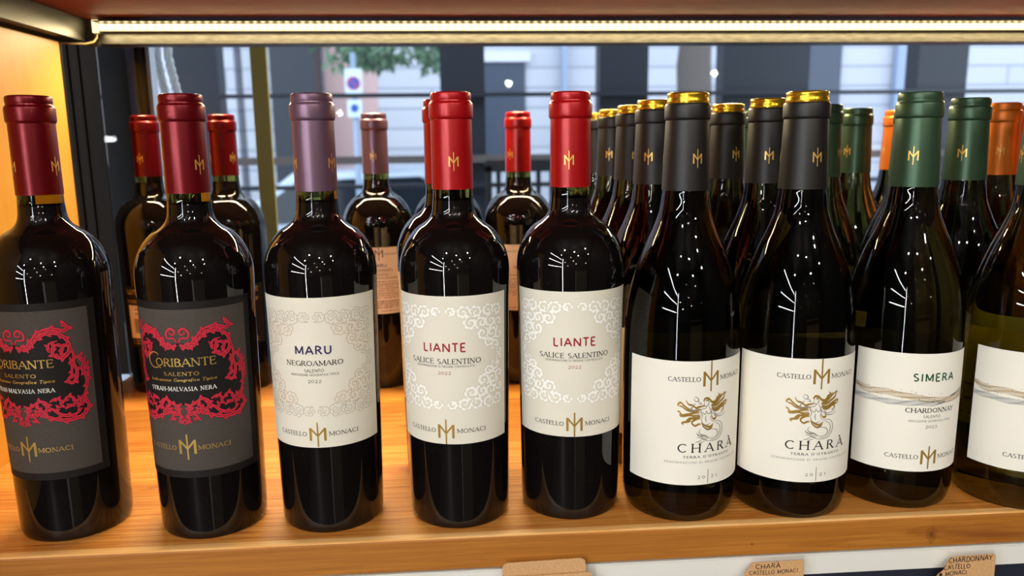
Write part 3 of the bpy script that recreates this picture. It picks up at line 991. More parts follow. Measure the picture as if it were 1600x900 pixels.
def label_coribante():
    mb = MB()
    L = Curved(mb, RAD['tall'], 0.038)
    sheet(L, -52, 52, 47.3, 170.5, M['black_paper'])
    sheet(L, -46.5, 46.5, 52.5, 165.2, M['ribbed_paper'], 1)
    # black cartouche behind the writing
    right = [(0, 143.5), (5, 141.5), (9, 142.5), (13, 146), (19, 150.5), (26, 150.5), (31, 147), (33, 141), (34, 133), (37, 127), (40, 118), (40, 104), (41, 96), (37, 90), (29, 88.5), (21, 91), (14, 96), (7, 98.5), (0, 99.5)]
    poly = right + [(-a, b) for a, b in right[::-1]]
    rows = np.linspace(88.53, 150.47, 63)
    for v0, v1 in zip(rows[:-1], rows[1:]):
        vm = (v0 + v1) / 2
        xs = []
        for i in range(len(poly)):
            (xa, ya), (xb, yb) = poly[i], poly[(i + 1) % len(poly)]
            if (ya - vm) * (yb - vm) < 0:
                xs.append(xa + (xb - xa) * (vm - ya) / (yb - ya))
        xs.sort()
        for a, b in zip(xs[::2], xs[1::2]):
            n = max(1, int((b - a) / 2.5))
            for i in range(n):
                c, d = a + (b - a) * i / n, a + (b - a) * (i + 1) / n
                L.poly([(c, v0), (d, v0), (d, v1), (c, v1)], M['black_paper'], 2)

    def red(p, w, sx):
        pp = [(sx * a, b) for a, b in p]
        stroke(L, pp, [x + 0.5 for x in w], M['black_paper'], 3)
        stroke(L, pp, w, M['ornament_red'], 4)
        stroke(L, pp, [x * 0.22 for x in w], M['ornament_dark_red'], 5)

    def curve(pts, n=7):
        return [tuple(q) for q in dense(pts, n)]
    for sx in (-1, 1):
        for pts, w in (
            ([(0.6, 143), (2.4, 146), (6.6, 146.2), (7.2, 150), (4, 152.6), (1.4, 150.6), (2.6, 148.4), (4.8, 149.2), (4.6, 150.8)], 1.0),
            ([(1, 141.5), (4, 140.6), (8, 141.6), (11.5, 145.2), (15, 149.4), (20, 152.2), (26, 152.4), (31, 150.6), (33.4, 152.6), (32, 155), (29.6, 154)], 1.9),
            ([(9, 143), (12, 143.6), (15.4, 147), (19.4, 149.4), (24, 149.8), (29, 148), (32.4, 143.2), (33, 138), (30.6, 133.4), (26.6, 132.6), (23.4, 135.2), (23.4, 139.6), (26.6, 141.8), (29.4, 140), (28.8, 137.2), (26.6, 137.4)], 1.7),
            ([(33, 140), (35, 134), (34.6, 128), (36, 122), (35, 116.4), (32.2, 114), (30.4, 116.8), (32.2, 119), (33.6, 117.6)], 1.6),
            ([(32.6, 132), (33.6, 127), (33, 122.6), (33.8, 119)], 1.1),
            ([(12, 142.4), (9.6, 140.4), (6.8, 138.8), (4.8, 140), (6.6, 141.4)], 0.9),
            ([(21.6, 136.8), (20.4, 139.6), (22.4, 143.4), (26.8, 144.2)], 1.0),
            ([(13, 149.8), (14.6, 147.4), (17.4, 151.6), (21, 150.6)], 1.0),
            ([(40.4, 134.4), (38.6, 129.8), (41, 127), (39.4, 122.8), (41.6, 117), (41.2, 110), (38.8, 103.6), (37.6, 98)], 1.7),
            ([(43.8, 127.6), (42, 124), (43.4, 120), (42.6, 114), (41.4, 108)], 1.2),
            ([(42, 131), (41.4, 127), (43, 123.4)], 0.9),
            ([(1, 100.6), (5, 99.4), (8.6, 101.6), (12.4, 103.6), (16, 101.6), (16.4, 97.6), (13.2, 96.2), (11.4, 98.4), (13, 99.6)], 1.5),
            ([(8, 98), (12, 94.2), (17, 92), (23, 89.6), (30, 88.8), (36, 90), (40.4, 93.6), (41, 98.4), (38.6, 101.4), (36, 99.4), (37.6, 97)], 1.9),
            ([(15, 99.8), (19.4, 97.4), (23.6, 93.4), (29, 91.6), (34, 92.8), (36.6, 95.6)], 1.6),
            ([(18, 102.8), (21.6, 104.8), (24.8, 102.6), (24.4, 98.8), (21.4, 98.4)], 1.2),
            ([(25, 100.6), (28.4, 104.8), (32, 103.8), (32.6, 99.6), (29.4, 98), (27.8, 100.2)], 1.3),
            ([(31.6, 97.4), (34.4, 101.4), (38, 104.4)], 1.1),
            ([(1.2, 97.6), (4, 96.2), (6.6, 97.8)], 1.2),
            ([(0.6, 87.2), (3.4, 89.4), (2.4, 92.6), (6, 93.4), (9.6, 96), (12, 94.8), (11.2, 92.4)], 1.2),
            ([(1, 91.6), (3.8, 94.4), (8, 92), (8.6, 89.6), (6.2, 89)], 1.0),
            ([(0.5, 86), (1.6, 88.2), (0.5, 90)], 1.0),
        ):
            p = curve(pts)
            red(p, taper(len(p), 0.8 * w, 0.5 * w, 1.35 * w), sx)
            if pts[0][0] == 0.6 and pts[0][1] == 143:
                continue
            for k in range(3, len(p) - 5, 5):
                a = math.degrees(math.atan2(p[k + 1][1] - p[k][1], p[k + 1][0] - p[k][0]))
                lp, lw = leaf_pts(p[k][0], p[k][1], a + (22 if (k // 5) % 2 else -22), 2.2 + 0.9 * w, 1.15 * w, 0.5 if (k // 5) % 2 else -0.5, 6)
                red(lp, lw, sx)
    g = M['gold_print']
    stroke(L, [(-15.2 + 0, 133.9)] + [(-18.6 + 5.6 * math.cos(R(a)), 130.6 + 5.4 * math.sin(R(a))) for a in range(52, 310, 14)] + [(-13.6, 125.4)], taper(21, 0.5, 0.5, 1.25), g, 6)
    text(L, 'ORIBANTE', -17.6, 22.9, 126.8, 5.3, g, 'serif', 0.95, lay=7, gap=0.1)
    text(L, 'SALENTO', -11.9, 11.8, 120.3, 2.4, g, 'serif', 1.1, lay=6, gap=0.2)
    text(L, 'Indicazione Geografica Tipica', -23.6, 22.3, 116.3, 2.1, g, 'serif', 1.25, lay=6, shear=0.25)
    text(L, 'SYRAH-MALVASIA NERA', -24.1, 21.8, 109.7, 2.7, M['ink_white'], 'serif', 0.9, lay=6, gap=0.2)
    text(L, 'CASTELLO', -32.4, -7.9, 67.6, 3.1, g, 'serif', lay=3)
    text(L, 'MONACI', 7.0, 28.5, 67.6, 3.1, g, 'serif', lay=3)
    emblem(L, 0, 64.8, 74.9, 5.9, g, 60.7, 78.9, 3)
    return mb.mesh('front_label')


def label_chara():
    mb = MB()
    L = Curved(mb, RAD['round'], 0.0421)
    sheet(L, -62, 42.9, 30.5, 121.3, M['white_paper'])
    castello(L, 106.9, M['ink_black'], 3.1, -30.3, 29.6)
    emblem(L, 0, 103.2, 113.8, 6.0, M['gold_ink'], 99.4, 121.2)

    def px(pts):
        return [((x - 573) * 0.0665 + 1.6, 97.8 - (y - 160) * 0.0653) for x, y in pts]

    def line(pts, w, m, lay=2, n=6):
        p = [tuple(q) for q in dense(px(pts), n)]
        stroke(L, p, taper(len(p), w * 0.45, w * 0.4, w), M[m], lay)
    hair = [[(500, 240), (540, 225), (580, 270), (610, 255), (630, 215), (665, 195), (640, 170)], [(560, 290), (610, 280), (650, 240), (690, 200), (745, 165)],
            [(560, 300), (620, 300), (670, 265), (720, 230), (735, 185), (755, 175)], [(565, 320), (625, 330), (680, 300), (730, 275), (765, 265), (755, 300)],
            [(570, 330), (620, 360), (670, 330), (715, 320), (720, 350), (685, 380)], [(600, 340), (650, 350), (690, 310), (740, 305), (755, 290)],
            [(545, 250), (590, 260), (625, 235), (650, 205), (690, 180)], [(480, 290), (430, 300), (390, 310), (350, 280), (310, 270), (285, 225)],
            [(440, 330), (380, 340), (330, 330), (270, 290), (230, 250), (200, 275), (210, 290)], [(420, 350), (350, 350), (290, 330), (250, 300), (215, 285)],
            [(430, 360), (360, 370), (300, 380), (250, 390), (215, 350), (200, 355)], [(430, 390), (370, 400), (320, 390), (270, 400), (230, 400), (225, 380)],
            [(435, 410), (380, 420), (340, 430), (320, 460), (270, 470), (245, 480), (265, 495)], [(440, 430), (390, 440), (350, 470), (380, 510), (430, 490), (440, 500)],
            [(440, 400), (390, 430), (330, 425), (290, 460), (255, 465)], [(460, 490), (480, 530), (530, 560), (570, 540), (580, 515)], [(570, 420), (590, 450), (620, 440), (610, 410)],
            [(470, 240), (490, 210), (530, 215), (555, 250), (585, 245)], [(450, 480), (500, 520), (550, 530), (590, 500)]]
    for h in hair:
        line(h, 1.2, 'gold_ink')
        line([(a + 4, b + 9) for a, b in h], 0.5, 'gold_ink')
        line([(a - 3, b - 8) for a, b in h[:-1]], 0.4, 'gold_ink')
    body = [[(478, 255), (480, 285), (505, 300), (525, 280), (530, 250), (510, 235), (488, 240)], [(500, 300), (495, 320), (450, 330), (445, 360), (460, 400), (450, 440), (470, 490)],
            [(530, 300), (545, 325), (560, 360), (565, 400), (555, 430), (580, 480)], [(450, 330), (410, 325), (370, 335), (335, 345), (350, 310), (385, 265)],
            [(430, 345), (390, 340), (345, 350), (328, 340), (345, 300), (375, 260)], [(370, 190), (405, 200), (415, 230), (385, 240), (365, 205)], [(400, 240), (430, 250), (445, 270), (410, 265)],
            [(545, 325), (590, 360), (620, 400), (670, 405), (735, 380)], [(565, 365), (600, 400), (640, 425), (700, 425), (745, 400)],
            [(460, 360), (480, 385), (500, 375), (500, 350)], [(505, 350), (525, 385), (550, 375), (550, 350)], [(500, 400), (498, 440), (510, 480)], [(470, 490), (510, 510), (555, 490)],
            [(580, 480), (640, 475), (690, 500), (712, 550), (705, 620), (660, 680), (590, 695), (530, 690), (470, 665)], [(500, 545), (560, 560), (620, 570), (650, 600), (640, 640), (590, 665), (540, 655)],
            [(610, 490), (665, 520), (685, 570), (670, 630), (620, 675), (560, 680)], [(540, 655), (500, 625), (450, 610), (430, 580), (450, 550)], [(530, 670), (470, 640), (420, 620), (405, 590)],
            [(520, 680), (460, 655), (410, 640)], [(540, 660), (490, 630), (440, 625), (415, 605)], [(470, 665), (430, 690), (390, 700)], [(500, 690), (450, 705), (440, 735), (465, 740)]]
    for h in body:
        line(h, 0.66, 'ink_silver', 3)
    text(L, 'CHAR\u00c0', -22.6, 22.6, 55.2, 6.2, M['ink_black'], 'serif', 0.95, gap=0.42, lay=4)
    text(L, "TERRA D'OTRANTO", -18.5, 18.4, 50.9, 1.6, M['ink_black'], 'serif', 1.4, gap=0.3)
    text(L, 'DENOMINAZIONE DI ORIGINE CONTROLLATA', -31.5, 29.8, 46.9, 1.4, M['ink_grey'], 'sans', 0.8, gap=0.3)
    text(L, '20', -7.8, -2.4, 35.3, 2.0, M['ink_black'], 'serif', gap=0.5)
    text(L, '21', 2.5, 7.8, 35.3, 2.0, M['ink_black'], 'serif', gap=0.5)
    for a, b in ((31.5, 36.6), (36.6, 41.8)):
        L.poly([(-0.25, a), (0.25, a), (0.25, b), (-0.25, b)], M['gold_ink'], 2)
    return mb.mesh('front_label')


def label_simera():
    mb = MB()
    L = Curved(mb, RAD['round'], 0.0421)
    sheet(L, -55.5, 37.9, 31.6, 120.2, M['white_paper'])
    text(L, 'SIMERA', -15.4, 16.1, 100, 5.5, M['ink_green'], 'sans', 1.25, gap=0.24, lay=3)
    text(L, 'CHARDONNAY', -19, 19.2, 76.6, 3.3, M['ink_black'], 'serif', 1.1)
    text(L, 'SALENTO', -6.5, 6.6, 72.6, 2.0, M['ink_grey'], 'sans', 0.9)
    text(L, 'INDICAZIONE GEOGRAFICA TIPICA', -16.5, 16.8, 69.5, 1.4, M['ink_grey'], 'sans', 0.9)
    text(L, '2023', -4.4, 4.6, 64.8, 2.1, M['ink_grey'], 'serif')
    castello(L, 41.3, M['ink_black'], 3.0, -30.2, 29.4)
    emblem(L, 0, 37.3, 48.0, 6.0, M['gold_ink'], 33.6, 51.2)
    us = np.linspace(-55.3, 37.7, 70)
    top = np.interp(us, [-56, -45, -31, -10, 5, 20, 38], [94, 91.8, 92.6, 89.6, 87.4, 87.6, 89])
    thick = np.interp(us, [-56, -48, -31, -10, 38], [2.0, 4.6, 4.0, 4.0, 4.2])
    for k in range(7):
        p = [(u, t - th * k / 6 + 0.22 * math.sin(u * 0.33 + k * 1.3)) for u, t, th in zip(us, top, thick)]
        stroke(L, p, 0.34 if k % 2 else 0.26, M['gold_ink'], 2)
    us2 = np.linspace(-55.3, 10, 52)
    top2 = np.interp(us2, [-56, -40, -28, -10, 10], [86.2, 85.6, 84.9, 85.6, 84.6])
    for k in range(6):
        p = [(u, t - (3.4 if u < 0 else 3.4 - u * 0.2) * k / 5 + 0.25 * math.sin(u * 0.4 + k)) for u, t in zip(us2, top2)]
        stroke(L, p, 0.26, M['ink_blue_grey'], 2)
    us3 = np.linspace(14, 37.7, 16)
    for k in range(5):
        stroke(L, [(u, 87.6 + (u - 14) * (0.05 + 0.045 * k)) for u in us3], 0.24, M['ink_blue_grey'], 2)
    for k in range(46):
        u = rnd.uniform(-50, 37)
        v = float(np.interp(u, us, top)) + rnd.uniform(-5.8, 3.0)
        L.poly([(u, v), (u + 0.5, v), (u + 0.5, v + 0.4), (u, v + 0.4)], M['ink_blue_grey' if k % 2 else 'ink_black'], 3)
    return mb.mesh('front_label')


def small_print(L, u0, u1, v, h, m, lay=1, seed=1):
    """Rows of unreadably small print: one short dash per word."""
    r = random.Random(seed)
    u = u0
    while u < u1 - 1:
        w = min(r.uniform(1.5, 5.5), u1 - u)
        L.poly([(u, v), (u + w, v), (u + w, v + h), (u, v + h)], m, lay)
        u += w + 0.8


def label_back_white():
    """Rear label of the tall white-labelled bottles."""
    mb = MB()
    L = Curved(mb, RAD['tall'], 0.038)
    sheet(L, -31, 31, 87, 161, M['back_paper'])
    k = M['ink_brown']
    emblem(L, 0, 150, 158.5, 4.6, k, 146.6, 161)
    text(L, 'CASTELLO', -24, -6, 152.6, 2.0, k, 'serif')
    text(L, 'MONACI', 6, 20, 152.6, 2.0, k, 'serif')
    text(L, 'MARU', -8, 8, 139.4, 3.2, M['ink_purple'], 'sans', 1.3)
    text(L, 'NEGROAMARO', -14.5, 14.5, 134.4, 2.8, k, 'sans')
    text(L, 'SALENTO', -9, 9, 129.4, 2.8, k, 'sans')
    for i, v in enumerate((126.6, 122.4, 119.6, 117.2, 114.8, 112.4, 109.6, 107.2, 104.6)):
        small_print(L, -24, 24, v, 0.8, k, 1, i)
    for i, v in enumerate((100.4, 98, 95.6, 93.2)):
        small_print(L, -10, 25, v, 1.2, k, 1, 30 + i)
    small_print(L, -24, 25, 89.6, 0.9, k, 1, 50)
    return mb.mesh('back_label')


def label_back_black():
    """Rear label of the tall black-labelled bottles, with a pale barcode box."""
    mb = MB()
    L = Curved(mb, RAD['tall'], 0.038)
    sheet(L, -31, 31, 54, 122, M['black_paper'])
    g = M['gold_print']
    for i, v in enumerate((117.5, 115.4, 113.2, 105.6, 103.6)):
        small_print(L, -19, 24, v, 1.1, g, 1, 70 + i)
    sheet(L, -18, 2, 64, 101, M['back_paper'], 1, 2)
    for i, v in enumerate((96, 91)):
        small_print(L, -9, -1, v, 1.4, M['ink_black'], 2, 90 + i)
    u = -11.0
    r = random.Random(3)
    while u < -2:
        w = r.uniform(0.25, 0.8)
        L.poly([(u, 70), (u + w, 70), (u + w, 86), (u, 86)], M['ink_black'], 2)
        u += w + r.uniform(0.3, 0.6)
    for i, v in enumerate((60.6, 57.6)):
        small_print(L, -16, 22, v, 1.3, g, 1, 110 + i)
    return mb.mesh('back_label')


def label_back_round():
    mb = MB()
    L = Curved(mb, RAD['round'], 0.0421)
    sheet(L, -34, 34, 42, 122, M['back_paper'])
    for i, v in enumerate(range(50, 116, 6)):
        small_print(L, -28, 28, v, 1.2, M['ink_brown'], 1, 130 + i)
    return mb.mesh('back_label')


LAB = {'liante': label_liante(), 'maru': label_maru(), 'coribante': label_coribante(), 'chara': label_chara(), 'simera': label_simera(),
       'back_white': label_back_white(), 'back_black': label_back_black(), 'back_round': label_back_round()}


def bottle(xy, kind, cap, cap_az, front, f_az, back, b_az, label, group):
    t = empty('wine_bottle', (xy[0], xy[1], 0.0002), label, 'wine bottle', group)
    link('bottle_glass', ME[kind], t)
    c = link('capsule', ME[cap], t, rotz=R(cap_az))
    if cap == 'black':
        tag(link('lid', ME['lid'], t), 'gold foil lid')
    if front:
        link('front_label', LAB[front], t, rotz=R(f_az))
    if back:
        link('back_label', LAB[back], t, rotz=R(b_az))
    return t


FR, BR_ = 'wine bottles in the front row', 'wine bottles standing behind the front row'
B = [
    ((-0.2849, 0.5576), 'tall', 'crimson', -43, 'coribante', -13.5, 'back_black', 166, 'wine bottle with black red-scroll label beside the side panel, cut by the picture edge', FR),
    ((-0.1838, 0.5520), 'tall', 'crimson', 54.3, 'coribante', -3.9, 'back_black', 176, 'whole wine bottle with black label and red scrolls, between its twin and the mauve-capped bottle', FR),
    ((-0.0972, 0.5533), 'tall', 'mauve', -59, 'maru', -2.8, 'back_white', 177, 'front wine bottle with mauve capsule and cream label with outlined scrolls', FR),
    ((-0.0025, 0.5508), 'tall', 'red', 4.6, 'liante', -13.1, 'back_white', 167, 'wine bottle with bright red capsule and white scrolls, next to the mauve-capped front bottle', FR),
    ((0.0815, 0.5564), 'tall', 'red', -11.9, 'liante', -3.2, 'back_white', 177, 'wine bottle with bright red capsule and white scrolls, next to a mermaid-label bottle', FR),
    ((0.1632, 0.5482), 'round', 'black', 11.9, 'chara', 13.6, 'back_round', 194, 'front bottle with mermaid label, left one of the two, beside the red-capped bottle', FR),
    ((0.2478, 0.5451), 'round', 'black', 8.1, 'chara', 3.3, 'back_round', 183, 'front bottle with mermaid label, right one of the two, beside the green-capped bottle', FR),
    ((0.3350, 0.5525), 'round', 'green', -36.5, 'simera', 3.5, 'back_round', 184, 'front green-capped bottle with whole wave-line label and green title', FR),
    ((0.4250, 0.5400), 'pale', 'green', -99, 'simera', -5.2, 'back_round', 175, 'green-capped bottle with wave-line label cut off by the right picture edge', FR),
    ((-0.3390, 0.8950), 'tall', 'crimson', -10.7, None, 0, 'back_black', -10, 'red-capped bottle in the back beside the black window post, barcode box showing', BR_),
    ((-0.2545, 0.8890), 'tall', 'crimson', 55, None, 0, 'back_black', 20, 'red-capped bottle in the back, just right of the front bottle with scrolls on black label', BR_),
    ((-0.0892, 0.8860), 'tall', 'mauve', -3.5, None, 0, 'back_white', 4.8, 'mauve-capped bottle in the back with its tan rear label facing forward', BR_),
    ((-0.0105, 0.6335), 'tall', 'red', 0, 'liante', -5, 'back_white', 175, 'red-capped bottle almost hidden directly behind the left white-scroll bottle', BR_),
    ((0.0704, 0.8860), 'tall', 'red', -42.6, None, 0, 'back_white', 8, 'red-capped bottle in the back, seen between the two white-scroll bottles', BR_),
    ((-0.0100, 0.8870), 'tall', 'red', 10, None, 0, 'back_white', 2, 'bottle in the back showing only its dark shoulders behind the left white-scroll bottle', BR_),
    ((0.1633, 0.6405), 'round', 'black', -30, 'chara', 10, None, 0, 'gold-lidded black-capped bottle directly behind the left mermaid-label bottle', BR_),
    ((0.1648, 0.7268), 'round', 'black', -0.6, 'chara', 10, None, 0, 'gold-lidded black-capped bottle, third in the file behind the left mermaid-label bottle', BR_),
    ((0.1632, 0.8125), 'round', 'black', -23.5, 'chara', 10, None, 0, 'gold-lidded black-capped bottle, fourth in the file behind the left mermaid-label bottle', BR_),
    ((0.1628, 0.8978), 'round', 'black', 20, 'chara', 10, None, 0, 'gold-lidded black-capped bottle farthest back beside the red capsule, last of its file', BR_),
    ((0.2548, 0.6313), 'round', 'black', -13.7, 'chara', 0, None, 0, 'gold-lidded black-capped bottle directly behind the right mermaid-label bottle', BR_),
    ((0.2515, 0.7168), 'round', 'black', 12, 'chara', 0, None, 0, 'gold-lidded black-capped bottle seen whole-capped between the two mermaid-label bottles', BR_),
    ((0.2500, 0.8025), 'round', 'black', 30, 'chara', 0, None, 0, 'gold-lidded black-capped bottle peeping out right beside the left mermaid-label capsule', BR_),
    ((0.3480, 0.7250), 'round', 'green', 40, 'simera', 0, None, 0, 'dark green-capped bottle half hidden just right of the right mermaid-label capsule', BR_),
    ((0.3350, 0.8750), 'round', 'green', 20, 'simera', 0, None, 0, 'green sliver of a capsule between two black-capped bottles in the back', BR_),
    ((0.4240, 0.8110), 'round', 'green', -55.9, 'simera', 0, None, 0, 'green-capped bottle in the back left of the orange capsules', BR_),
    ((0.4310, 0.7220), 'round', 'green', 60, 'simera', 0, None, 0, 'green-capped bottle hidden behind the front green-capped bottle, left edge showing', BR_),
    ((0.4270, 0.6320), 'round', 'green', -44.3, 'simera', 0, None, 0, 'green-capped bottle in second row right of the front green-capped bottle', BR_),
    ((0.5070, 0.8760), 'round', 'orange', 30, None, 0, None, 0, 'orange-capped bottle in the back left of the front green capsule', BR_),
    ((0.6000, 0.8960), 'round', 'orange', 40, None, 0, None, 0, 'orange-capped bottle in the back between the two large green capsules', BR_),
    ((0.5170, 0.7165), 'round', 'orange', -32.7, None, 0, None, 0, 'shaded orange-capped bottle touching the right side of the second-row green capsule', BR_),
    ((0.5840, 0.7920), 'round', 'orange', -22.9, None, 0, None, 0, 'orange-capped bottle nearest the right picture edge', BR_),
]
OUT = 'wine bottles beyond the right picture edge'
B += [((0.5130, 0.5455), 'round', 'green', 10, 'simera', -4, 'back_round', 175, 'green-capped front-row bottle just beyond the right picture edge', OUT),
      ((0.6040, 0.5470), 'round', 'green', 60, 'simera', 5, 'back_round', 185, 'green-capped front-row bottle farthest beyond the right picture edge', OUT),
      ((0.5160, 0.6308), 'round', 'green', 30, 'simera', -8, None, 0, 'green-capped second-row bottle hidden behind the bottle cut by the right edge', OUT),
      ((0.6020, 0.6400), 'round', 'orange', 0, None, 0, None, 0, 'orange-capped second-row bottle beyond the right picture edge', OUT),
      ((0.6900, 0.7200), 'round', 'orange', 15, None, 0, None, 0, 'orange-capped third-row bottle beyond the right picture edge', OUT)]
for b in B:
    bottle(*b)

# ------------------------------------------------------------------ price tags


def tag_shape(w, h, cut, mirror=False, r=2.5):
    """Outline in mm, origin at the top left: clipped left end, rounded right corners."""
    return [(0, -h), (0, -cut * 1.5), (cut * 0.25, -cut * 1.15), (cut * 0.55, -cut * 0.95), (cut * 0.75, -cut * 0.55), (cut * 0.85, -cut * 0.3), (cut * 1.15, 0), (w - r * 0.4, 0), (w, -r * 0.4), (w, -h)]


def price_tag(x, z, y, w, h, cut, lines, label, rot=0.0, hole=None):
    t = empty('price_tag', (x, y, z), label, 'price tag', 'kraft price tags on the rail')
    mb = MB()
    c, s = math.cos(rot), math.sin(rot)
    pts = [((u * c - v * s) / 1000, (u * s + v * c) / 1000) for u, v in tag_shape(w, h, cut)]
    mb.prism(pts[::-1], 0, 0.0006, M['kraft'])
    L = Flat(mb, -0.00005, 0, 0, rot)
    for (txt, u0, u1, v, hh) in lines:
        text(L, txt, u0, u1, v, hh, M['marker'], 'sans', 0.95, lay=1, jit=0.07, gap=0.16)
    if hole:
        L.poly([(hole[0] + 1.3 * math.cos(R(a)), hole[1] + 1.3 * math.sin(R(a))) for a in range(0, 360, 30)], M['black_gap'], 1)
    mb.build('card', t)
    return t


t = empty('price_tag', (0.0256, 0.4975, -0.0175), 'blank kraft card with rounded corners rising above the rail under the front bottles', 'price tag', 'kraft price tags on the rail')
pts = [(0, -0.03)] + [(0.004 - 0.004 * math.cos(R(a)), -0.004 + 0.004 * math.sin(R(a))) for a in (0, 30, 60, 90)] + [(0.0548 + 0.004 * math.sin(R(a)), -0.0028 + 0.004 * math.cos(R(a))) for a in (0, 30, 60, 90)] + [(0.0588, -0.03)]
MB().prism(pts[::-1], 0, 0.0006, M['kraft']).build('card', t)
price_tag(0.0215, -0.0272, 0.4955, 67, 24, 5, [('LIANTE', 6, 38, -5.2, 3.6)], 'lower kraft tag in front of the blank rounded card, mostly below the picture', 0.015)
price_tag(0.1985, -0.0255, 0.4955, 43.5, 24, 5, [('CHAR\u00c0', 8, 26, -4.9, 3.6), ('CASTELLO MONACI', 3.5, 39, -9.2, 2.9)], 'kraft tag with handwriting under the right mermaid-label bottle', 0.012)
price_tag(0.3405, -0.0290, 0.4955, 45.5, 24, 11, [('CHARDONNAY', 10, 43, -4.4, 4.0), ('CASTELLO', 6.5, 26.5, -9.6, 3.5), ('MONACI', 8, 24, -14.4, 3.3)], 'kraft tag with three handwritten lines under the green-capped bottles', 0.03, (4.4, -13.2))

# ------------------------------------------------------------------ behind the viewer: what the bottles reflect
for i, (z, yl) in enumerate(((0.32, -0.7), (0.72, -0.75), (1.14, -0.85))):
    t = empty('wall_shelf', (-1.5, -1.5, z), ('lowest', 'middle', 'topmost')[i] + ' lit shelf on the left wall behind the viewer', 'shelf', 'lit shelves on the left wall')
    MB().box((-0.245, -1.0, -0.02), (0.10, 1.0, 0.0), M['shelf_dark']).build('board', t)
    MB().box((0.101, -0.98, -0.018), (0.109, 0.98, -0.002), M['tube_light']).build('light_tube', t)
t = empty('wall_lamp', (-1.30, -2.62, -0.9), 'upright white light tube in the rear left corner', 'lamp')
MB().box((-0.03, -0.03, 0), (0.03, 0.0, 2.2), M['shelf_dark']).build('housing', t)
MB().box((-0.014, 0.001, 0.02), (0.014, 0.012, 2.18), M['tube_light']).build('light_tube', t)
t = empty('shop_counter', (0.55, -1.35, FL), 'grey counter standing behind the viewer', 'counter')
MB().box((-0.35, -0.25, 0), (0.35, 0.25, 1.20), M['counter_grey']).build('body', t)
MB().box((-0.38, -0.28, 1.20), (0.38, 0.28, 1.24), M['shelf_dark']).build('top', t)

# ------------------------------------------------------------------ the street outside
GZ = -1.3
tag(MB().box((-14, 1.03, GZ - 0.1), (22, 22, GZ), M['asphalt']).build('street'), kind='structure')
bl = empty('building', (2.0, 9.0, GZ), 'pale stone-block building across the street', 'building')
MB().box((-4.31, 0, 0), (14, 0.5, 7.5), M['stone']).build('facade', bl)
MB().box((-12, 0.02, 0), (-4.4, 0.5, 7.5), M['stone']).build('side_facade', bl)
MB().box((-3.42, -0.02, 0), (-2.85, 0.0, 7.5), M['pink_wall']).build('pink_strip', bl)
for x0, x1, z0, z1 in ((-1.66, -1.2, 1.3, 2.48), (2.02, 2.46, 0.9, 2.9), (6.4, 7.2, 1.2, 2.9)):
    w = MB().box((x0, -0.03, z0), (x1, -0.005, z1), M['window_dark']).build('window', bl)
    MB().box((x0 - 0.06, -0.06, z1), (x1 + 0.06, -0.005, z1 + 0.1), M['stone_trim']).build('lintel', w)
for x0, x1 in ((3.08, 3.21), (-0.79, -0.73)):
    MB().box((x0, -0.12, 0), (x1, -0.02, 7.4), M['blue_frame']).build('downpipe', bl)
MB().box((-4.3, -0.1, 0.0), (14, -0.02, 0.75), M['stone_trim']).build('plinth', bl)
bd = empty('building', (-1.66, 8.4, GZ), 'dark slate street kiosk beyond the yellow post', 'building')
MB().box((-0.22, 0, 0), (0.23, 0.5, 3.4), M['slate_metal']).build('body', bd)
MB().box((-0.3, -0.08, 3.4), (0.3, 0.55, 3.5), M['black_frame']).build('roof', bd)

VP = [(-1.021, -0.858, 'slate veranda post left of the yellow post'), (-0.051, 0.116, 'slate veranda post seen between the two bright red front capsules'),
      (0.55, 0.737, 'slate veranda post seen above the first file of gold-lidded bottles'), (1.027, 1.366, 'wide slate veranda post above the right mermaid-label bottle'),
      (1.801, 2.001, 'slate veranda post between the two large green capsules')]
for x0, x1, lb in VP:
    t = empty('veranda_post', ((x0 + x1) / 2, 3.0, GZ), lb, 'post', 'slate posts of the veranda')
    hw = (x1 - x0) / 2
    MB().box((-hw, 0, 0.02), (hw, 0.09, 3.1), M['slate_metal']).build('post_body', t)
    MB().box((-hw - 0.03, -0.03, 0), (hw + 0.03, 0.12, 0.02), M['black_frame']).build('foot_plate', t)
for z, h, mm, lb in ((0.447, 0.014, 'slate_metal', 'thin upper handrail of the veranda outside the window'), (0.205, 0.028, 'bark', 'brown middle rail of the veranda outside the window'), (0.112, 0.016, 'slate_metal', 'lowest thin rail of the veranda outside the window')):
    o = MB().box((-0.858, 2.96, z), (2.6, 2.999, z + h), M[mm]).build('veranda_rail')
    tag(o, lb, 'rail', 'horizontal rails of the veranda')

t = empty('yellow_post', (-0.308, 1.3, GZ), 'yellow painted post outside the window, left of the mauve-capped front bottle', 'post')
MB().box((-0.0125, 0, 0.01), (0.0125, 0.008, 2.6), M['yellow_paint']).build('post_body', t)
MB().box((-0.04, -0.03, 0), (0.04, 0.055, 0.01), M['black_frame']).build('foot_plate', t)

# rope loop hanging outside the glass
def twist(path, r, turns, ph):
    out = []
    n = len(path)
    for i, p in enumerate(path):
        a = ph + turns * 2 * math.pi * i / (n - 1)
        out.append((p[0] + r * math.cos(a), p[1] + r * math.sin(a), p[2]))
    return out


_path = dense([(-0.3785, 0.52), (-0.3785, 0.40), (-0.376, 0.365), (-0.371, 0.335), (-0.366, 0.312), (-0.3605, 0.303), (-0.3555, 0.312), (-0.3565, 0.338), (-0.361, 0.365), (-0.3645, 0.40), (-0.3645, 0.52)], 14)
_path = [(x, 1.062, z) for x, z in _path]
rp = MB()
for k in range(3):
    rp.tube(twist(_path, 0.0029, 9, k * 2 * math.pi / 3), 0.0029, M['rope'], 7)
tag(rp.build('rope'), 'twisted white rope loop hanging behind the glass by the window frame', 'rope')

